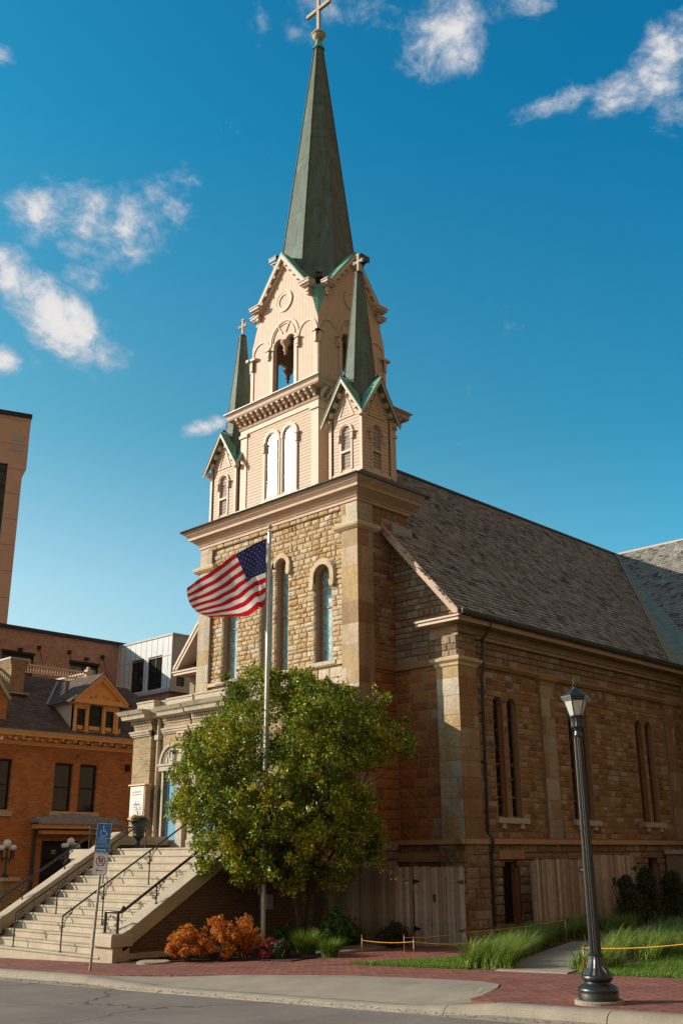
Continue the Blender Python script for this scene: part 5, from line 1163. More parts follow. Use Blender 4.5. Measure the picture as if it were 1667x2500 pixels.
# lawns: short blades (uncountable)
R3=random.Random(5)
mb=MB().use('lawn_blade'); LP=[(15.10,11.75),(17.6,12.4),(19.2,13.3),(17.4,13.35),(15.10,14.6)]
def lawn(mb,P,x0,x1,y0,y1,n):
    for _ in range(n):
        x=x0+(x1-x0)*R3.random()**1.5; y=R3.uniform(y0,y1)
        if inpoly(x,y,P): blade(mb,x,y,gz(y)+.01,R3.uniform(.035,.075),R3.uniform(.01,.035),R3.uniform(0,6.28),.0045,R3.betavariate(2,2),2)
lawn(mb,LP,15.08,19.2,11.7,14.6,26000)
LP2=[(15.10,4),(30,4),(30,9.9),(21,10.3),(15.10,9.40)]; lawn(mb,LP2,15.08,26,5.2,10.3,50000)
single('lawn_grass',mb,'short bright green lawn grass beside the brick sidewalk','grass',(15.1,9,gz(9)),kind='stuff')
# tall ornamental grass: two long drifts either side of the path
def drift(mb,P,x0,x1,y0,y1,n,h0):
    c=0
    while c<n:
        x=x0+(x1-x0)*R3.random()**1.25; y=R3.uniform(y0,y1)
        if not inpoly(x,y,P): continue
        tx,ty=x,y; k_=R3.randint(24,44); c+=k_; hm=R3.uniform(.7,1.25)
        for _ in range(k_):
            a=R3.uniform(0,2*PI); q=.10*R3.random(); az=-.9+R3.gauss(0,1.15) if R3.random()<.75 else R3.uniform(0,6.28)
            h=h0*hm*R3.uniform(.55,1.15); blade(mb,tx+q*math.cos(a),ty+q*math.sin(a),gz(y),h,h*R3.uniform(.45,1.25),az,.0085,R3.betavariate(2,2.2) if R3.random()<.9 else .95,5)
mb=MB().use('grass_blade'); D1=[(15.35,11.0),(16.9,11.95),(22,14.35),(27,15.0),(27,16.6),(22.0,15.4),(18.6,13.4),(15.9,12.35),(15.3,11.9)]
drift(mb,D1,15.3,27,10.9,16.6,12500,.50)
single('tall_grass_drift',mb,'tall arching grass drift on the left of the concrete path','tall grass',(17,12.3,gz(12)),kind='stuff')
mb=MB().use('grass_blade'); D2=[(15.3,9.45),(17,9.55),(21,9.9),(30,9.9),(36,12),(36,14.9),(24,13.0),(19,11.35),(16.7,10.25),(15.35,9.95)]
drift(mb,D2,15.3,36,9.4,14.9,16500,.52)
single('tall_grass_drift',mb,'tall pale tipped grass drift behind the lamp post, right of the path','tall grass',(17,9.8,gz(10)),kind='stuff')
# ---------------------------------------------------------------- plank fences
def fence(root,P,Q,z0,z1,matn='weathered_wood',seed=1,th=.022,name='plank_panel',wave=.02):
    R2=random.Random(seed); P=Vector((*P,0)); Q=Vector((*Q,0)); L_=(Q-P).length; d=(Q-P)/L_; n_=Vector((-d.y,d.x,0)); x=0; mb=MB().use(matn)
    while x<L_-.02:
        w_=min(R2.uniform(.095,.15),L_-x); a=P+d*(x+.006); b=P+d*(x+w_-.006); off=n_*R2.uniform(-.006,.006); zt=z1+(R2.uniform(-1,1))*wave
        A,B=a+off,b+off; C_,D_=b+off+n_*th,a+off+n_*th; t=R2.random()
        v=[(p.x,p.y,z) for z in (z0(a.x,a.y) if callable(z0) else z0,zt) for p in (A,B,C_,D_)]
        mb.mesh(v,[(0,1,2,3),(4,5,6,7),(0,1,5,4),(1,2,6,5),(2,3,7,6),(3,0,4,7)],t); x+=w_
    return root.part(name,mb)
FN=Thing('plank_fence','weathered plank fence whose gate meets the stone corner right of the tree','fence',(19.9,17.8,-.6))
fz=lambda x,y:gz(y)-.02
fence(FN,(19.9,17.03),(19.9,20.55),fz,1.20,seed=1); g=fence(FN,(19.9,15.45),(19.9,16.99),fz,1.215,seed=2,name='gate'); fence(FN,(19.96,15.5),(23.2,18.15),fz,1.2,seed=3)
mb=MB().use('black_iron')
for z_ in (.88,-.18):
    for y_,s_ in ((17.01,-1),(15.46,1)): mb.ext([(19.87,y_,z_-.06),(19.87,y_,z_+.06),(19.87,y_+s_*.22,z_+.012),(19.87,y_+s_*.22,z_-.012)],(.012,0,0))
FN.part('hinge',mb,g); mb=MB().use('black_iron').ext([(19.86,16.3,.6),(19.86,16.4,.6),(19.86,16.38,.42),(19.86,16.32,.42)],(.02,0,0)); FN.part('latch',mb,g)
mb=MB().use('sign_blue').box(19.878,19.89,17.12,17.29,.80,.90); mb.use('board_white').box(19.872,19.878,17.13,17.28,.81,.875); FN.part('number_plate',mb)
mb=MB().use('weathered_wood'); mb.box(19.93,19.98,15.5,20.5,.7,.8); mb.box(19.93,19.98,15.5,20.5,-.4,-.3); FN.part('rail',mb)
FN2=Thing('plank_fence','long weathered plank fence with a gate behind the lamp post','fence',(27.5,17.0,-.7))
z1=1.34
fence(FN2,(25.0,16.95),(27.7,16.95),-.75,1.34,seed=4); g=fence(FN2,(27.74,16.95),(30.6,16.95),-.75,1.44,seed=5,name='gate')
mb=MB().use('black_iron')
for z_ in (1.05,-.2):
    for x_,s_ in ((27.74,1),(30.6,-1)): mb.ext([(x_,16.92,z_-.08),(x_,16.92,z_+.08),(x_+s_*.32,16.92,z_+.012),(x_+s_*.32,16.92,z_-.012)],(0,.012,0))
FN2.part('hinge',mb,g); mb=MB().use('black_iron').box(29.1,29.2,16.91,16.93,.55,.8); FN2.part('latch',mb,g)
mb=MB().use('sign_blue').box(27.25,27.48,16.925,16.94,1.0,1.12); mb.use('board_white').box(27.27,27.46,16.918,16.925,1.01,1.08); FN2.part('number_plate',mb)
mb=MB().use('weathered_wood'); mb.box(25,30.6,17.0,17.05,.8,.9); mb.box(25,30.6,17.0,17.05,-.4,-.3); mb.box(24.94,25.0,16.95,17.05,-.8,1.3); FN2.part('rail',mb)
# stone stair block with iron rail at the right edge
SB=Thing('side_steps','stone side steps with a thin iron rail at the right edge','steps',(36,17.5,-.6))
mb=MB().use('white_stone').box(34.55,37,16.9,18.0,1.45,1.6); mb.use('mortar_side').box(34.65,37,17.0,18.0,-1.2,1.45); mb.use('stone_rubble'); stones(mb,frY(17.0),34.65,37,-1,1.43,(.2,.3),(.3,.6),.03,fine=False); SB.part('block',mb)
mb=MB().use('black_iron')
for z_ in (1.78,2.12,2.5): mb.tube([(34.7,17.0,z_),(37,17.0,z_)],.02,6)
mb.tube([(34.72,17.0,1.6),(34.72,17.0,2.52)],.022,6); mb.tube([(35.9,17.0,1.6),(35.9,17.0,2.5)],.02,6); SB.part('rail',mb)
mb=MB().use('mortar_side').box(32.3,34.0,15.2,15.6,-1,-.1); mb.use('stone_rubble'); stones(mb,frY(15.2),32.3,34,-1,-.12,(.18,.25),(.25,.5),.03,fine=False); mb.use('white_stone').box(32.25,34.05,15.12,15.68,-.1,-.02)
single('low_stone_wall',mb,'low capped stone wall at the right edge beyond the evergreens','wall',(33,15.4,-.5))
# ---------------------------------------------------------------- stakes and ropes
stk=[(15.30,14.42,.52,'orange and white stake at the left tip of the lawn'),(15.49,13.28,.49,'stake in the middle of the left lawn edge'),(16.27,12.55,.45,'stake at the left end of the tall grass'),(15.25,9.53,.40,'leaning orange stake right beside the lamp post'),(17.55,15.31,.40,'short orange stake on the far brick path'),(19.3,15.05,.40,'thin stake near the foot of the gate'),(21.6,13.9,.55,'thin white stake among the far grass tops')]
s0=None
for i,(x,y,h,lb) in enumerate(stk):
    if s0 is None:
        s0=Thing('marker_stake',lb,'marker stake',(x,y,gz(y)),'marker stakes holding the yellow rope')
        mb=MB().use('stake_orange').tube([(x,y,gz(y)-.05),(x,y,gz(y)+.30)],.007,6); s0.part('rod',mb)
        mb=MB().use('board_white').tube([(x,y,gz(y)+.30),(x,y,gz(y)+.46)],.008,6); mb.use('stake_orange').tube([(x,y,gz(y)+.46),(x,y,gz(y)+.52)],.007,6); s0.part('tip',mb)
    else:
        c=copytree(s0.o,(x,y,gz(y)),lb); c.scale=(1,1,h/.52)
        if i==3: c.rotation_euler=(R(4),R(-3),0)
def rope(pts,lb,sag=.03):
    P=[]
    for a,b in zip(pts,pts[1:]):
        a,b=Vector(a),Vector(b)
        for k_ in range(8): t=k_/8; q=a.lerp(b,t); q.z-=sag*4*t*(1-t); P.append(tuple(q))
    P.append(pts[-1]); mb=MB().use('rope_yellow').tube(P,.0075,6); single('barrier_rope',mb,lb,'rope',pts[0],'yellow barrier ropes')
g_=lambda x,y,h:(x,y,gz(y)+h)
rope([g_(15.30,14.42,.42),g_(15.49,13.28,.40),g_(16.27,12.55,.34)],'yellow rope strung along the left lawn to the tall grass')
rope([g_(15.25,9.53,.38),(15.3,7.81,.20),(15.5,5.6,.33)],'yellow rope running right from the lamp post across the grass')
rope([g_(17.55,15.31,.33),g_(19.3,15.05,.34),g_(21.6,13.9,.5)],'faint rope behind the lawn near the gate')
# ---------------------------------------------------------------- street lamp
LX,LY=11.925,7.27; LG=gz(LY)
SLP=Thing('street_lamp','black fluted street lamp with a hexagonal glass lantern on the brick sidewalk','street lamp',(LX,LY,LG))
mb=MB().use('kerb_concrete').lathe((LX,LY,LG),[(.25,-.1),(.25,.035),(.242,.045)],32,False); 
SLP.part('footing',mb)
mb=MB().use('lamp_iron'); mb.lathe((LX,LY,LG+.045),[(.205,0),(.205,.07),(.20,.085),(.205,.10),(.203,.13),(.175,.155),(.15,.17),(.135,.185),(.13,.20)],40,True)
mb.lathe((LX,LY,LG+.045),[(.13,.20),(.155,.225),(.162,.25),(.158,.27),(.145,.285)],40,False)
mb.lathe((LX,LY,LG+.045),[(.148,.285),(.135,.31),(.108,.36),(.088,.41),(.075,.455),(.068,.50)],32,False,flute=.07)
mb.lathe((LX,LY,LG+.045),[(.068,.49),(.076,.495),(.078,.51),(.07,.52),(.062,.525)],32,False)
SLP.part('base',mb)
mb=MB().use('lamp_iron'); mb.lathe((LX,LY,0),[(.061,LG+.56),(.047,2.955)],32,False,flute=.13); SLP.part('shaft',mb)
mb=MB().use('lamp_iron'); mb.lathe((LX,LY,0),[(.05,2.95),(.053,2.965),(.044,2.98),(.042,3.0),(.036,3.03),(.042,3.06),(.06,3.075),(.068,3.09)],24,False); mb.lathe((LX,LY,0),[(.066,3.085),(.066,3.15),(.072,3.195),(.082,3.215)],28,False,flute=.10); mb.lathe((LX,LY,0),[(.082,3.213),(.088,3.22),(.088,3.228),(.075,3.235)],24)
SLP.part('collar',mb)
ph=R(14)
mb=MB().use('lamp_iron')
def hexv(rad,z,i): a=ph+i*PI/3; return (LX+rad*math.cos(a),LY+rad*math.sin(a),z)
for i in range(6): mb.tube([hexv(.079,3.235,i),hexv(.131,3.43,i)],.0065,5)
mb.lathe((LX,LY,0),[(.139,3.425),(.139,3.438),(.148,3.445),(.148,3.462),(.158,3.468),(.158,3.492)],6,False,ph=ph,cap=True); mb.lathe((LX,LY,0),[(.161,3.492),(.10,3.535),(.045,3.58),(.02,3.595),(.014,3.615),(.02,3.625),(.012,3.64)],6,False,ph=ph); mb.ball((LX,LY,3.655),.018,10,8); mb.tube([(LX,LY,3.66),(LX,LY,3.735)],[.006,.002],6)
ln=SLP.part('lantern_frame',mb)
mb=MB().use('lamp_glass')
for i in range(6): mb.face([hexv(.077,3.237,i),hexv(.077,3.237,i+1),hexv(.128,3.428,i+1),hexv(.128,3.428,i)])
SLP.part('glass',mb,ln)
mb=MB().use('board_white'); a0=math.atan2(-LY,-LX)+.45  # small paper sticker on the base
for k_ in range(3):
    P=[]
    for q,zz in ((.02+k_*.10,.385-.02*k_),(.10+k_*.10,.385-.02*k_),(.10+k_*.10,.345-.02*k_),(.02+k_*.10,.345-.02*k_)):
        rr=.108+.045*(.40-zz)/.05*.3+.006; P.append((LX+rr*math.cos(a0+q),LY+rr*math.sin(a0+q),LG+.045+zz))
    mb.face(P)
SLP.part('sticker',mb); SLP.o.scale=(1.19,1.19,1)
# ---------------------------------------------------------------- parking sign
GX,GY=12.0,18.62; GG=gz(GY)
PS=Thing('parking_sign','leaning steel post with a blue disabled parking sign above a white no parking sign','sign',(GX,GY,GG))
lean=Vector((.0,-.075,1)).normalized(); P0=Vector((GX,GY,GG)); at=lambda s_:P0+lean*s_
mb=MB().use('galvanised'); a_,b_=at(-.1),at(2.72)
mb.tube([tuple(a_),tuple(b_)],.028,8); PS.part('post',mb)
# sign plane: faces the street corner where the camera stands
nrm=Vector((-.80,-.60,0)).normalized(); rgt=Vector((-nrm.y,nrm.x,0)); rgt=rgt if rgt.dot(r)>0 else -rgt; upv=(lean-nrm*lean.dot(nrm)).normalized(); rgt=upv.cross(nrm)*-1; rgt=rgt if rgt.dot(r)>0 else -rgt
def sfr(base,off): return lambda u_,v_,d:tuple(at(base)+rgt*u_+upv*v_+nrm*(.058+off-d))
def rrect(x0,x1,y0,y1,q,n=4):
    o=[]
    for cx_,cy_,a in ((x1-q,y0+q,-90),(x1-q,y1-q,0),(x0+q,y1-q,90),(x0+q,y0+q,180)):
        for i in range(n+1): t=R(a+90*i/n); o.append((cx_+q*math.cos(t),cy_+q*math.sin(t)))
    return o
def text(mb_unused,body,size,frf,u_,v_,matn,parent,T,sx=1.0,name='lettering'):
    cu=bpy.data.curves.new('lettering','FONT'); cu.body=body; cu.size=size; cu.align_x='CENTER'; cu.align_y='CENTER'; cu.resolution_u=3; cu.space_line=.9
    tmp=bpy.data.objects.new('tmp',cu); C.objects.link(tmp); dg=bpy.context.evaluated_depsgraph_get(); me=bpy.data.meshes.new_from_object(tmp.evaluated_get(dg)); bpy.data.objects.remove(tmp)
    q=MB().use(matn); q.mesh([frf(u_+v.co.x*sx,v_+v.co.y,0) for v in me.vertices],[tuple(p.vertices) for p in me.polygons]); return T.part(name,q,parent)
W1_,H1=.305,.56; base=2.20
f0=sfr(base,0); mb=MB().use('letter_blue'); mb.plate(f0,rrect(-W1_/2,W1_/2,0,H1,.03),th=.004); sg=PS.part('blue_sign',mb,label='blue disabled parking sign')
mb=MB().use('sign_blue'); mb.plate(sfr(base,.003),rrect(-W1_/2+.010,W1_/2-.010,.010,H1-.010,.024),th=.002)
PS.part('sign_face',mb,sg)
f1=sfr(base,.006); mb=MB().use('letter_blue')
def stroke(mb,f,pts,w_,closed=False):
    for a,b in zip(pts,pts[1:]):
        a,b=Vector(a),Vector(b); d=(b-a).normalized(); n_=Vector((-d.y,d.x))*w_/2; e=d*w_*.3
        mb.plate(f,[tuple(a-n_-e),tuple(b-n_+e),tuple(b+n_+e),tuple(a+n_-e)],th=.001,rim=False,back=False)
cx_,cz_=-.005,.375
stroke(mb,f1,[(cx_+.062*math.cos(R(t)),cz_+.058*math.sin(R(t))) for t in range(125,345,20)],.014)
stroke(mb,f1,[(cx_-.005,.485),(cx_-.003,.405),(cx_+.055,.400),(cx_+.085,.335),(cx_+.105,.342)],.016); stroke(mb,f1,[(cx_-.003,.435),(cx_+.045,.435)],.011)
mb.plate(f1,[(cx_-.007+.013*math.cos(t),.502+.015*math.sin(t)) for t in [i*PI/6 for i in range(12)]],th=.001,rim=False,back=False)
PS.part('symbol',mb,sg); mb=MB().use('letter_blue'); stroke(mb,f1,[(-.12,.275),(.12,.275)],.008); PS.part('rule_line',mb,sg); mb=MB().use('letter_blue'); stroke(mb,f1,[(-.12,.185),(.12,.185)],.008); PS.part('rule_line',mb,sg); mb=MB().use('letter_blue')
stroke(mb,f1,[(-.11,.045),(.06,.045)],.02); mb.plate(f1,[(.055,.022),(.105,.045),(.055,.068)],th=.001,rim=False,back=False)
PS.part('arrow',mb,sg)
text(None,'PARKING',.030,f1,0,.296,'letter_blue',sg,PS); text(None,'VEHICLE ID\nREQUIRED',.036,f1,0,.232,'letter_blue',sg,PS); text(None,'UP TO $200 FINE\nFOR VIOLATION',.034,f1,0,.125,'letter_blue',sg,PS)
base2=1.77; H2=.42; f0=sfr(base2,0); mb=MB().use('sign_white'); mb.plate(f0,rrect(-.155,.155,0,H2,.03),th=.004); sg2=PS.part('white_sign',mb,label='white no parking sign with a red arrow')
f1=sfr(base2,.004); mb=MB().use('sign_red'); mb.plate(f1,rrect(-.147,.147,.008,H2-.008,.026),[rrect(-.141,.141,.014,H2-.014,.022)],th=.002)
f2=sfr(base2,.006); c2=(0,.265); mb.plate(f2,[(c2[0]+.100*math.cos(t*PI/16),c2[1]+.100*math.sin(t*PI/16)) for t in range(32)],[[(c2[0]+.086*math.cos(t*PI/16),c2[1]+.086*math.sin(t*PI/16)) for t in range(32)]],th=.002)
f3=sfr(base2,.009); stroke(mb,f3,[(-.062,.327),(.062,.203)],.016)
PS.part('symbol',mb,sg2); mb=MB().use('sign_red'); stroke(mb,f3,[(.075,.085),(-.045,.085)],.013); mb.plate(f3,[(-.04,.062),(-.085,.085),(-.04,.108)],th=.001,rim=False,back=False); PS.part('arrow',mb,sg2)
text(None,'P',.17,f1,.004,.262,'sign_black',sg2,PS,1.1)
# ---------------------------------------------------------------- flagpole and flag
PXp,PYp=17.0,19.2; PG=gz(PYp)
FP=Thing('flagpole','tall tapering silver flagpole with a ball top in front of the tower','flagpole',(PXp,PYp,PG))
mb=MB().use('steel_pole').tube([(PXp,PYp,PG),(PXp,PYp,3),(PXp,PYp,9.62)],[.070,.064,.047],18); FP.part('pole',mb)
mb=MB().use('steel_pole').lathe((PXp,PYp,9.62),[(.06,0),(.05,.03),(.02,.06),(.02,.10)],12); mb.use('carved_stone').ball((PXp,PYp,9.78),.065,14,10); FP.part('finial_ball',mb)
mb=MB().use('galvanised').tube([(PXp-.06,PYp+.05,.3),(PXp-.055,PYp+.045,9.55)],.005,5); mb.box(PXp-.1,PXp-.06,PYp-.02,PYp+.1,.62,.8); FP.part('halyard',mb)
mb=MB().use('galvanised').box(PXp-.02,PXp+.18,PYp-.14,PYp-.08,.3,.62); FP.part('cleat_box',mb)
dd_=Vector((-.715,.699,0)); nn_=Vector((-.699,-.715,0))
topc=[(0,.085,9.471),(.19,.474,9.275),(.4,.881,9.027),(.7,1.525,8.566),(1,2.142,8.143)]
botc=[(0,.085,7.722),(.2,.16,7.70),(.4,.262,7.67),(.6,.50,7.50),(.8,.86,7.40),(1,1.5,7.288)]
def interp(tab,s_):
    for a,b in zip(tab,tab[1:]):
        if a[0]<=s_<=b[0]: t=(s_-a[0])/(b[0]-a[0]); t2=t; return (a[1]+(b[1]-a[1])*t2,a[2]+(b[2]-a[2])*t2)
    return tab[-1][1:]
def flagp(s_,v_):   # s along the fly, v down the hoist
    A=interp(topc,s_); B=interp(botc,s_); U=A[0]+(B[0]-A[0])*v_; Z=A[1]+(B[1]-A[1])*v_
    # fly edge bulges out between the corners
    bul=4*v_*(1-v_); U+=bul*.16*max(0,s_-.6)/.4; Z-=bul*.10*max(0,s_-.5)/.5
    Z-=.03*math.sin(PI*s_)*(1-v_)
    low=max(0,v_-.6)/.4; D=.10*math.sin(4.2*s_+2.2*v_)*min(1,s_*3)+.028*math.sin(17*s_-5*v_)*min(1,s_*4)-.40*low*low*math.sin(PI*min(1,s_*1.15))*1.0+.02*math.sin(31*s_+9*v_)*min(1,s_*3)
    Z+=.035*math.sin(11*s_+3)*low; 
    return Vector((PXp,PYp,0))+dd_*U+nn_*D+Vector((0,0,Z))
NS=60; rows=52; mb=MB(); 
for n_ in ('flag_red','flag_white','flag_blue'): mb.use(n_)
vs=[tuple(flagp(i/NS,j/rows)) for j in range(rows+1) for i in range(NS+1)]
fs=[];ms=[]
for j in range(rows):
    for i in range(NS):
        fs.append((j*(NS+1)+i,j*(NS+1)+i+1,(j+1)*(NS+1)+i+1,(j+1)*(NS+1)+i)); st=j//4
        ms.append(2 if (i/NS<.4 and st<7) else (0 if st%2==0 else 1))
k0=len(mb.f); mb.mesh(vs,fs,smooth=True); mb.m[k0:]=ms
mb.use('flag_white')
for rw in range(9):
    ncol=6 if rw%2==0 else 5
    for q in range(ncol):
        cs=(.033+q*.0667 if ncol==6 else .0667+q*.0667)*1.0; cv=(rw+1)/10*7/13
        for side in (-.004,.004):
            P=[]
            for t in range(10):
                rr=.0135 if t%2==0 else .0055; a=PI/2+t*PI/5; P.append(flagp(cs+rr*math.cos(a)/1.35,cv-rr*math.sin(a)*1.45))
            c=flagp(cs,cv); off=nn_*side
            mb.mesh([tuple(c+off)]+[tuple(p+off) for p in P],[(0,t+1,(t+1)%10+1) for t in range(10)])
o=single('flag',mb,'red and white striped flag with white stars on blue, flying from the silver pole','flag',(PXp,PYp,8.6))
# ---------------------------------------------------------------- urn
def urn(x,y,z,label):
    T=Thing('urn_planter',label,'planter',(x,y,z))
    mb=MB().use('black_iron').box(x-.15,x+.15,y-.15,y+.15,z,z+.05); mb.lathe((x,y,z),[(.13,.05),(.11,.09),(.06,.13),(.045,.20),(.07,.24),(.10,.27),(.16,.32),(.17,.36),(.155,.38),(.17,.42),(.185,.55),(.20,.66),(.26,.73),(.30,.75),(.30,.78),(.26,.78),(.20,.72)],28,True,cap=False); T.part('urn',mb)
    mb=MB().use('green_leaf'); leafpile(mb,[(x+.15*math.cos(a),y+.15*math.sin(a),z+.78,.10,1) for a in range(0,6)],420,.06,.7,R_=random.Random(3)); T.part('leaves',mb)
    mb=MB().use('skin_flower'); 
    for i in range(14): a=rnd.uniform(0,6.28); q=rnd.uniform(.02,.2); mb.ball((x+q*math.cos(a)-.05,y+q*math.sin(a)+.06,z+.86+rnd.uniform(-.03,.05)),.028,6,4)
    T.part('flowers',mb)
    mb=MB().use('dry_stem')
    for i in range(9):
        a=rnd.uniform(0,6.28); l=rnd.uniform(.35,.62); P=[(x,y,z+.75)]; 
        for k_ in range(1,5): P.append((x+.22*k_/4*math.cos(a)*l*1.6,y+.22*k_/4*math.sin(a)*l*1.6,z+.75+l*k_/4))
        mb.tube(P,[.006,.005,.004,.003,.002],4)
        for k_ in range(4): q=P[-1-k_//2]; mb.ball((q[0]+rnd.gauss(0,.012),q[1]+rnd.gauss(0,.012),q[2]-rnd.uniform(0,.1)),.010,5,4)
    T.part('dry_stalks',mb); return T
urn(17.65,25.35,1.71,'dark iron urn of flowers and dry stalks at the top of the stairs')
urn(17.65,23.1,1.71,'dark iron urn half hidden by the tree at the top of the stairs') if 0 else None
# ---------------------------------------------------------------- orange brick house
HY=40.0
HS=Thing('brick_house','orange brick house with a gabled dormer and bracketed eave left of the church','house',(22,HY,gz(HY)))
hw=[(23.36,24.24,3.35,5.34),(24.58,25.47,3.34,5.34),(20.35,21.36,3.35,5.37),(28.2,29.0,3.35,5.34),(17.6,18.5,3.35,5.34)]
ent=(23.03,25.42,-1.4,2.14); lw=(19.6,20.9,-.2,2.1)
rect=lambda h:[(h[0],h[2]),(h[1],h[2]),(h[1],h[3]),(h[0],h[3])]
mb=MB().use('house_brick'); mb.plate(frY(HY),[(13,-2),(31,-2),(31,6.2),(13,6.2)],[rect(h) for h in hw]+[rect(ent),rect(lw)],th=.3); mb.box(13,13.3,HY+.3,52,-2,6.2); mb.box(30.7,31,HY+.3,52,-2,6.2); mb.box(13.3,30.7,HY+2.2,HY+2.4,-2,6.2)
HW=HS.part('wall',mb)
# splayed brick arches over the windows
for h in hw+[lw]:
    mb=MB().use('house_brick')
    for k_ in range(13):
        t=(k_-6)/6; x_=(h[0]+h[1])/2+t*(h[1]-h[0])*.56; dx=t*.16; mb.ext([(x_-.028,HY-.02,h[3]+.01),(x_+.028,HY-.02,h[3]+.01),(x_+.036+dx,HY-.02,h[3]+.42),(x_-.036+dx,HY-.02,h[3]+.42)],(0,.03,0))
    HS.part('flat_arch',mb)
for h in hw+[lw]:
    mb=MB().use('dark_frame'); fx=frY(HY+.12); m_=(h[2]+h[3])/2; mb.plate(fx,rect(h),[[(h[0]+.07,h[2]+.07),(h[1]-.07,h[2]+.07),(h[1]-.07,m_-.03),(h[0]+.07,m_-.03)],[(h[0]+.07,m_+.03),(h[1]-.07,m_+.03),(h[1]-.07,h[3]-.09),(h[0]+.07,h[3]-.09)]],th=.07)
    f=HS.part('window',mb); g=MB().use('dark_glass'); g.plate(frY(HY+.165),[(h[0]+.03,h[2]+.03),(h[1]-.03,h[2]+.03),(h[1]-.03,h[3]-.03),(h[0]+.03,h[3]-.03)],th=.01,rim=False); HS.part('pane',g,f)
    q=MB().use('cream_paint' if 0 else 'carved_stone').box(h[0]-.12 if h[0]!=24.58 else 24.42,h[1]+.17 if h[0]!=23.36 else 24.40,HY-.08,HY+.12,h[2]-.26,h[2]-.005); HS.part('sill',q,f)
mb=MB().use('orange_paint'); ye=39.42
mb.box(13,31,HY-.06,HY+.1,5.98,6.10); mb.box(13,31,HY-.1,HY+.1,6.10,6.14); mb.box(12.6,31.4,ye,HY+.05,6.30,6.34); mb.box(12.55,31.45,ye-.05,ye+.02,6.30,6.42); mb.box(12.5,31.5,ye-.09,ye+.02,6.42,6.50)
HS.part('eave_cornice',mb)
x_=13.4
while x_<31: 
    mb=MB().use('orange_paint'); mb.ext([(x_-.11,HY,6.14),(x_-.11,HY,6.30),(x_-.11,ye+.08,6.30),(x_-.11,ye+.08,6.24),(x_-.11,HY-.28,6.20),(x_-.11,HY-.12,6.14)],(.22,0,0)); mb.box(x_-.06,x_+.06,ye+.02,ye+.1,6.18,6.30)
    if 19.5<x_<30: HS.part('bracket',mb)
    x_+=.62
mb=MB().use('grey_lead').box(12.5,31.5,ye-.12,ye+.12,6.50,6.54); HS.part('gutter_flashing',mb)
rs=.715; rz=lambda y:6.53+rs*(y-ye)
mb=MB().use('asphalt_shingle'); yd=43.7; mb.ext([(12.6,ye,6.50),(31.4,ye,6.50),(29.2,yd,rz(yd)),(16,yd,rz(yd))],(0,.03,-.06)); mb.face([(16,yd,rz(yd)),(29.2,yd,rz(yd)),(29.2,50,rz(yd)),(16,50,rz(yd))]); mb.face([(31.4,ye,6.5),(31.4,54,6.5),(29.2,50,rz(yd)),(29.2,yd,rz(yd))])
HS.part('roof',mb)
# dormer
dy=39.78; d0,d1=23.90,26.48
DM=HS.part('dormer',MB().use('orange_paint').box(d0+.05,d1-.05,dy+.06,dy+.5,6.50,7.0))
mb=MB().use('orange_paint')
dw=[(24.10,24.52,6.78,7.72),(24.70,25.38,6.78,7.92),(25.56,25.98+.02,6.78,7.72)]
mb.plate(frY(dy),[(d0,6.58),(d1-.2,6.58),(d1-.2,8.05),(d0,8.05)],[rect(h) for h in dw],th=.12)
mb.box(d0-.02,d1-.1,dy-.07,dy+.1,6.56,6.68)
for xx in (d0+.02,24.55,25.42,d1-.38): mb.box(xx,xx+.12,dy-.05,dy+.02,6.68,7.8); mb.box(xx-.02,xx+.14,dy-.07,dy+.02,7.8,7.86); mb.box(xx-.02,xx+.14,dy-.07,dy+.02,6.68,6.76)
HS.part('dormer_front',mb,DM)
for h in dw:
    g=MB().use('dark_glass'); g.plate(frY(dy+.08),rect(h),th=.01,rim=False); g.use('dark_frame'); m_=(h[2]+h[3])/2; g.box(h[0],h[1],dy+.05,dy+.075,m_-.025,m_+.025); g.box(h[0],h[0]+.05,dy+.04,dy+.078,h[2],h[3]); g.box(h[1]-.05,h[1],dy+.04,dy+.078,h[2],h[3]); g.box(h[0],h[1],dy+.035,dy+.078,h[3]-.07,h[3]); g.box(h[0],h[1],dy+.035,dy+.078,h[2],h[2]+.05); HS.part('dormer_window',g,DM)
pk=(25.17,9.30); el=(23.70,7.98); er=(26.66,7.98)
mb=MB().use('orange_paint'); mb.plate(frY(dy-.18),[el,er,pk],[[(el[0]+.42,el[1]+.17),(er[0]-.42,er[1]+.17),(pk[0],pk[1]-.28)]],th=.2); mb.plate(frY(dy-.02),[(el[0]+.3,el[1]+.1),(er[0]-.3,er[1]+.1),(pk[0],pk[1]-.2)],th=.08)
mb.plate(frY(dy-.26),[(el[0]-.08,el[1]-.04),(er[0]+.08,er[1]-.04),(er[0]+.02,er[1]+.06),(el[0]-.02,el[1]+.06)],th=.3)
for s_ in (-1,1): mb.plate(frY(dy-.26),[(pk[0],pk[1]+.06),(pk[0]+s_*1.58,7.97),(pk[0]+s_*1.50,7.90),(pk[0],pk[1]-.08)],th=.12)
mb.plate(frY(dy-.045),[(pk[0]+.17*math.cos(t*PI/8),8.52+.17*math.sin(t*PI/8)) for t in range(16)],[[(pk[0]+.12*math.cos(t*PI/8),8.52+.12*math.sin(t*PI/8)) for t in range(16)]],th=.025)
f3=lambda u_,v_:(u_,dy-.04,v_)
for s_ in (-1,1): spiral(mb,(pk[0]+s_*.24,8.32),.08,1.2,f3,s_,PI/2,.014); spiral(mb,(pk[0]+s_*.42,8.27),.06,1.2,f3,-s_,PI/2,.012)
HS.part('dormer_pediment',mb,DM)
mb=MB().use('cream_paint'); yb=lambda z:ye+(z-6.53)/rs
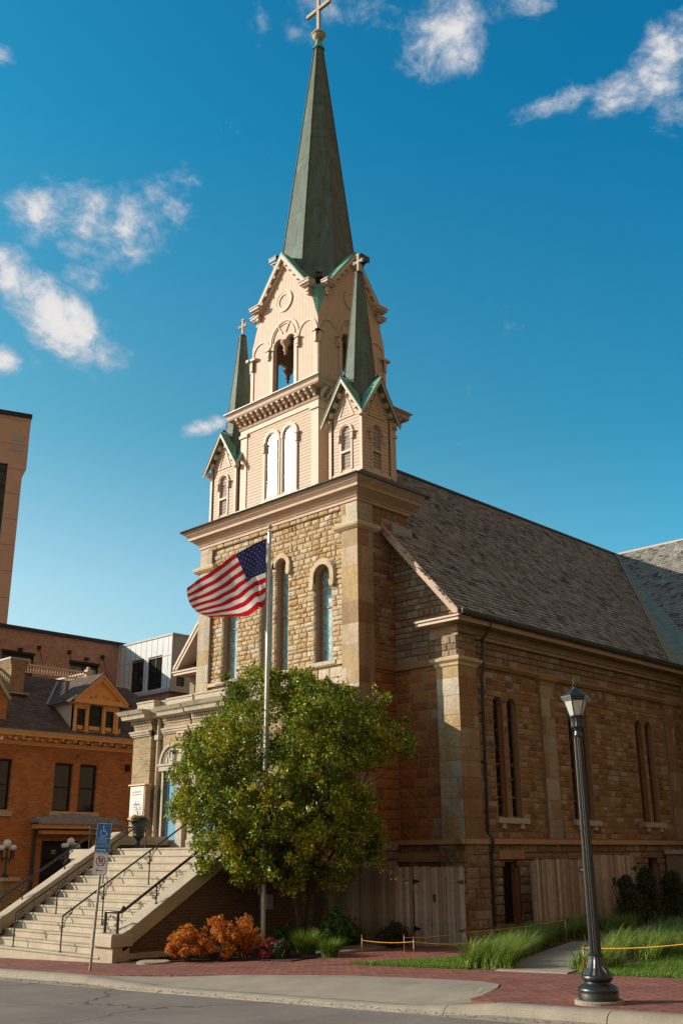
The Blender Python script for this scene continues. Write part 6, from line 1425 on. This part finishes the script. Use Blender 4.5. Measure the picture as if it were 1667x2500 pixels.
mb.ext([(d0,dy+.0,6.6),(d0,dy+.0,7.98),(d0,yb(7.98),7.98),(d0,dy+.02,6.62)],(.05,0,0)); mb.ext([(d0-.03,dy+.12,7.05),(d0-.03,dy+.12,7.72),(d0-.03,yb(7.72)-.22,7.72)],(.03,0,0)); HS.part('dormer_cheek',mb,DM); mb=MB().use('cream_paint'); mb.ext([(d1-.25,dy,6.6),(d1-.25,dy,7.98),(d1-.25,yb(7.98),7.98)],(.05,0,0))
HS.part('dormer_cheek',mb,DM); mb=MB().use('cream_paint').box(d0-.16,d0+.02,dy-.1,yb(7.95),7.90,7.98); HS.part('dormer_eave',mb,DM)
mb=MB().use('asphalt_shingle')
for s_ in (-1,1):
    a=(pk[0]+s_*1.60,dy-.28,7.99); b=(pk[0],dy-.28,9.38); c=(pk[0],yb(9.38)+.2,9.38); d=(pk[0]+s_*1.60,yb(7.99)+.1,7.99); mb.mesh([a,b,c,d]+[tuple(Vector(q)-Vector((0,0,.05))) for q in (a,b,c,d)],[(0,1,2,3),(4,5,6,7),(0,1,5,4),(3,0,4,7)])
HS.part('dormer_roof',mb,DM)
mb=MB().use('grey_lead').ext([(23.50,yb(7.99)+.02,8.02),(23.62,yb(7.99)+.02,8.02),(pk[0],yb(9.38),9.41),(pk[0]-.12,yb(9.38),9.41)],(0,0,.02)); HS.part('dormer_flashing',mb,DM)
mb=MB().use('chimney_brick').box(21.95,22.62,42.0,43.1,8.0,9.92); mb.frus((21.95,22.62,42,43.1),9.5,(21.80,22.74,41.88,43.22),9.92); mb.use('zinc').box(21.78,22.76,41.86,43.24,9.92,10.0); mb.use('grey_lead').box(21.85,22.8,41.75,42.0,8.38,8.46)
HS.part('chimney',mb)
# balustrade round the flat roof deck
BL=HS.part('roof_balustrade',MB().use('cream_paint').box(19,27.0,43.93,44.07,10.12,10.2).box(19,27.0,43.95,44.05,9.78,9.84).box(26.95,27.25,43.85,44.15,9.6,10.28).box(27.03,27.17,44.15,50,10.12,10.2).box(27.05,27.15,44.15,50,9.78,9.84).box(19,27,49.95,50.05,10.12,10.2).box(19,27,49.95,50.05,9.78,9.84))
x_=19.2; mb=MB().use('cream_paint')
while x_<26.9:
    mb.lathe((x_,44,9.84),[(.03,0),(.045,.08),(.03,.14),(.022,.2),(.04,.26),(.03,.28)],6,False); x_+=.145
HS.part('baluster_row',mb,BL); x_=19.2; mb=MB().use('cream_paint')
while x_<26.9: mb.lathe((x_,50,9.84),[(.03,0),(.045,.08),(.022,.2),(.04,.28)],5,False); x_+=.145
HS.part('baluster_row',mb,BL); y_=44.3; mb=MB().use('cream_paint')
while y_<49.9: mb.lathe((27.1,y_,9.84),[(.03,0),(.045,.08),(.022,.2),(.04,.28)],5,False); y_+=.145
HS.part('baluster_row',mb,BL); mb=MB().use('cream_paint').ball((27.1,44.0,10.36),.1,10,8); HS.part('post_ball',mb,BL)
# door hood and entrance
mb=MB().use('grey_lead'); mb.ext([(22.4,39.2,2.86),(26.4,39.2,2.86),(26.4,39.2,2.98),(24.4,39.2,3.08),(22.4,39.2,2.98)],(0,.8,0)); mb.box(22.4,26.4,39.15,39.3,2.80,2.86)
for k_ in range(9): t=k_/8; hh=.14+.16*(1-abs(2*t-1)); mb.box(22.42+3.5*t,22.86+3.5*t,39.6,39.98,2.9,2.95+hh)
HD=HS.part('door_hood',mb)
mb=MB().use('orange_paint').box(22.5,26.3,39.25,39.98,2.62,2.80); mb.box(22.75,26.05,39.45,39.98,2.4,2.55); HS.part('hood_fascia',mb,HD)
mb=MB().use('dark_frame').box(23.03,25.42,HY+.28,HY+.34,-1.4,2.14); mb.box(23.03,23.15,HY+.05,HY+.28,-1.4,2.14); mb.box(25.3,25.42,HY+.05,HY+.28,-1.4,2.14); mb.box(23.03,25.42,HY+.1,HY+.28,1.42,1.5); HS.part('entrance',mb)
mb=MB().use('lamp_glass').box(24.55,25.05,HY+.26,HY+.275,1.58,1.98); mb.use('dark_frame')
for k_ in range(4): mb.box(24.6+k_*.12,24.625+k_*.12,HY+.24,HY+.262,1.55,2.0)
mb.use('carved_stone').ball((23.75,HY+.25,1.72),.05,8,6,(1,.3,1.6)); mb.ball((23.66,HY+.25,1.75),.035,8,6,(1,.3,1)); mb.ball((23.84,HY+.25,1.75),.035,8,6,(1,.3,1)); mb.box(23.64,23.86,HY+.24,HY+.26,1.62,1.65); HS.part('transom_ornament',mb)
mb=MB().use('gutter').tube([(22.62,39.9,2.6),(22.62,39.9,-1.4)],.07,8); HS.part('downpipe',mb)
mb=MB().use('dark_frame').box(26.9,27.08,39.82,39.99,5.15,5.45); HS.part('wall_light',mb)
# globe lamps on brick piers
def globelamp(x,y,zb,label):
    T=Thing('globe_lamp',label,'globe lamp',(x,y,zb),'globe lamps before the brick house')
    mb=MB().use('black_iron'); mb.lathe((x,y,zb),[(.16,0),(.16,.06),(.09,.12),(.06,.2),(.045,.3),(.045,.98),(.07,1.0),(.05,1.03)],12,False,flute=.08)
    for i in range(4):
        a=i*PI/2+.5; ex,ey=x+.30*math.cos(a),y+.30*math.sin(a); mb.tube([(x,y,zb+.72),(x+.15*math.cos(a),y+.15*math.sin(a),zb+.66),(ex,ey,zb+.74),(ex,ey,zb+.98)],.016,6); mb.lathe((ex,ey,zb+.62),[(.01,0),(.03,.12),(.05,.34)],8)
        spiral(mb,(.17,zb+.58),.07,1.2,lambda u_,v_,a=a:(x+u_*math.cos(a),y+u_*math.sin(a),v_),1,0,.01)
    T.part('stand',mb)
    for i in range(4): a=i*PI/2+.5; mb=MB().use('milk_glass').ball((x+.30*math.cos(a),y+.30*math.sin(a),zb+1.06),.10,14,10); T.part('globe',mb)
    mb=MB().use('milk_glass').ball((x,y,zb+1.21),.155,18,12); T.part('globe',mb,label='large top globe'); return T
def pier(x,y,zt,label):
    T=Thing('brick_pier',label,'pier',(x,y,gz(y))); mb=MB().use('chimney_brick').box(x-.3,x+.3,y-.3,y+.3,gz(y)-.1,zt-.12); T.part('shaft',mb); mb=MB().use('carved_stone').box(x-.36,x+.36,y-.36,y+.36,zt-.12,zt); T.part('cap',mb)
pier(19.95,36.95,.78,'orange brick pier with a stone cap carrying the left globe lamp'); globelamp(19.84,36.95,.78,'white globe lamp at the left edge beside the handrail')
pier(22.62,37.0,.72,'orange brick pier hidden behind the stair cheek wall'); globelamp(22.57,37.0,.86,'white globe lamp in front of the house entrance') 
# ---------------------------------------------------------------- flats behind
BF=Thing('brick_flats','long pinkish brick flats with a dark roof edge behind the house','building',(30,60,gz(60)))
bw=[(30.6,32.85,12.55,13.95),(35.5,37.72,12.45,13.86),(25.6,27.9,12.5,13.9),(38.3,38.75,11.2,11.9)]
mb=MB().use('pink_brick'); mb.plate(frY(60),[(10,-3),(40.5,-3),(40.5,15.48),(10,15.48)],[rect(h) for h in bw],th=.4); mb.box(10,40.5,60.9,75,-3,15.4); BF.part('wall',mb)
mb=MB().use('coping_dark').box(9.8,39.75,59.85,60.5,15.48,15.70); BF.part('coping',mb)
for h in bw:
    mb=MB().use('dark_frame'); c=(h[0]+h[1])/2; mb.plate(frY(60.1),rect(h),[[(h[0]+.08,h[2]+.08),(c-.05,h[2]+.08),(c-.05,h[3]-.2),(h[0]+.08,h[3]-.2)],[(c+.05,h[2]+.08),(h[1]-.08,h[2]+.08),(h[1]-.08,h[3]-.2),(c+.05,h[3]-.2)]],th=.1); mb.box(h[0]-.06,h[1]+.06,59.93,60.02,h[3]-.02,h[3]+.14); f=BF.part('window',mb)
    g=MB().use('dark_glass').plate(frY(60.15),rect(h),th=.01,rim=False); g.use('stained_glass').box(c+.1,h[1]-.1,60.13,60.15,h[3]-.75,h[3]-.3); BF.part('pane',g,f)
for x_ in (30.2,33.1,35.35,37.95): mb=MB().use('dark_frame').box(x_-.1,x_+.1,59.8,60.0,14.38,14.62); mb.tube([(x_,59.85,14.4),(x_+.35,59.2,12.3)],.02,5); BF.part('tie_rod',mb)
for x_ in (31.8,36.7): mb=MB().use('dark_frame').box(x_-.12,x_+.12,59.8,60.0,14.12,14.3); BF.part('wall_light',mb)
WF=Thing('white_flats','white panelled block with tall dark windows left of the tower','building',(39.24,56,gz(56)))
w1=(56.84,58.25,11.95,14.15); w2=(54.77,56.34,11.92,14.13)
mb=MB().use('white_panel'); mb.plate(frX(39.24),[(53.75,11.62),(60,11.62),(60,15.32),(53.75,15.32)],[rect(w1),rect(w2)],th=.25)
mb.use('grey_panel'); mb.plate(frY(53.74),[(39.25,11.62),(50,11.62),(50,15.32),(39.25,15.32)],[[(39.7,12.0),(40.33,12.0),(40.33,12.62),(39.7,12.62)],[(40.87,12.0),(41.4,12.0),(41.4,12.75),(40.87,12.75)]],th=.25); mb.box(39.8,50,54.3,60.4,11.7,15.2)
WF.part('wall',mb)
mb=MB().use('grey_panel').box(39.18,50,53.68,60,15.32,15.46); mb.box(39.2,39.24,53.72,59.98,11.62,11.85); mb.box(39.215,39.235,53.74,59.98,14.0,14.03); mb.box(39.2,39.26,53.70,53.78,11.62,15.32); mb.box(39.26,50,53.70,53.74,11.62,11.85); WF.part('panel_trim',mb)
for h in (w1,w2):
    c=(h[0]+h[1])/2; mb=MB().use('dark_frame').plate(frX(39.30),rect(h),[[(h[0]+.07,h[2]+.5),(c-.04,h[2]+.5),(c-.04,h[3]-.07),(h[0]+.07,h[3]-.07)],[(c+.04,h[2]+.5),(h[1]-.07,h[2]+.5),(h[1]-.07,h[3]-.07),(c+.04,h[3]-.07)],[(h[0]+.07,h[2]+.07),(h[1]-.07,h[2]+.07),(h[1]-.07,h[2]+.42),(h[0]+.07,h[2]+.42)]],th=.08)
    f=WF.part('window',mb); g=MB().use('dark_glass').plate(frX(39.34),rect(h),th=.01,rim=False); g.use('sign_white').box(39.345,39.35,c+.05,h[1]-.1,h[2]+1.2,h[3]-.1) if 0 else None; WF.part('pane',g,f)
for h in ((39.7,40.33,12.0,12.62),(40.87,41.4,12.0,12.75)): mb=MB().use('dark_frame').plate(frY(53.80),rect(h),[[(h[0]+.05,h[2]+.05),(h[1]-.05,h[2]+.05),(h[1]-.05,h[3]-.05),(h[0]+.05,h[3]-.05)]],th=.05); f=WF.part('window',mb); g=MB().use('dark_glass').plate(frY(53.83),rect(h),th=.01,rim=False); WF.part('pane',g,f)
mb=MB().use('pink_brick').box(39.5,50,54.2,60.2,-3,11.62); WF.part('lower_wall',mb)
# ---------------------------------------------------------------- office tower
AX,AY=62.47,120.98; du=Vector((-.938,.346,0)); dn=Vector((.346,.938,0))
OT=Thing('office_tower','tall brown office tower at the left edge with a dark strip of glass','building',(AX,AY,-2.3))
ofr=lambda u_,v_,d:(AX+du.x*u_+dn.x*d,AY+du.y*u_+dn.y*d,v_)
mb=MB().use('tower_panel'); hole=[(2.42,20),(9,20),(9,52.3),(2.42,52.3)]
mb.plate(ofr,[(.45,-3),(24,-3),(24,51.2),(0,51.2+.6),(0,60),(24,60),(24,51.2)] if 0 else [(.45,-3),(24,-3),(24,59.4),(0,59.4),(0,51.8),(.45,50.6)],[hole],th=.8); 
for a,b in (((0,51.8),(0,59.4)),((.45,-3),(.45,50.6)),): mb.face([ofr(a[0],a[1],0),ofr(b[0],b[1],0),ofr(b[0],b[1],22),ofr(a[0],a[1],22)])
mb.face([ofr(.45,50.6,0),ofr(0,51.8,0),ofr(0,51.8,22),ofr(.45,50.6,22)]); mb.face([ofr(0,-3,22),ofr(24,-3,22),ofr(24,59.4,22),ofr(0,59.4,22)]); mb.face([ofr(24,-3,0),ofr(24,-3,22),ofr(24,59.4,22),ofr(24,59.4,0)]); mb.face([ofr(0,59.4,0),ofr(24,59.4,0),ofr(24,59.4,22),ofr(0,59.4,22)])
OT.part('wall',mb)
mb=MB().use('coping_dark'); mb.plate(lambda u_,v_,d:ofr(u_,v_,d-.25),[(-.1,59.4),(24,59.4),(24,60),(-.1,60)],th=1.2); OT.part('coping',mb)
mb=MB().use('dark_glass'); mb.plate(lambda u_,v_,d:ofr(u_,v_,d+.4),hole,th=.05,rim=False); g=OT.part('glass_strip',mb)
mb=MB().use('coping_dark'); v_=20
while v_<52: mb.plate(lambda a,b,d:ofr(a,b,d+.33),[(2.42,v_),(9,v_),(9,v_+.5),(2.42,v_+.5)],th=.06); v_+=2.4
for u_ in (3.6,4.9,6.2): mb.plate(lambda a,b,d:ofr(a,b,d+.31),[(u_,20),(u_+.08,20),(u_+.08,52.3),(u_,52.3)],th=.05)
OT.part('mullion_grid',mb,g)
mb=MB().use('grey_panel'); 
for a,b in (((.65,55.75),(2.12,56.65)),((.67,54.35),(2.25,55.1))): mb.plate(lambda u_,v_,d:ofr(u_,v_,d-.05),[a,(b[0],a[1]),b,(a[0],b[1])],th=.05)
OT.part('vent_panel',mb)
# small white-edged gable of the house at the far left
mb=MB().use('white_stone')
for s_ in (-1,1): mb.plate(frY(39.95),[(20.42,8.62),(20.42+s_*.62,8.62-.78),(20.42+s_*.50,8.62-.84),(20.42,8.62-.2)],th=.5)
mb.use('house_brick').plate(frY(40.1),[(20.42-.5,6.5),(20.42+.5,6.5),(20.42+.5,8.62-.8),(20.42,8.62-.15),(20.42-.5,8.62-.8)],th=.4); HS.part('side_gable',mb)
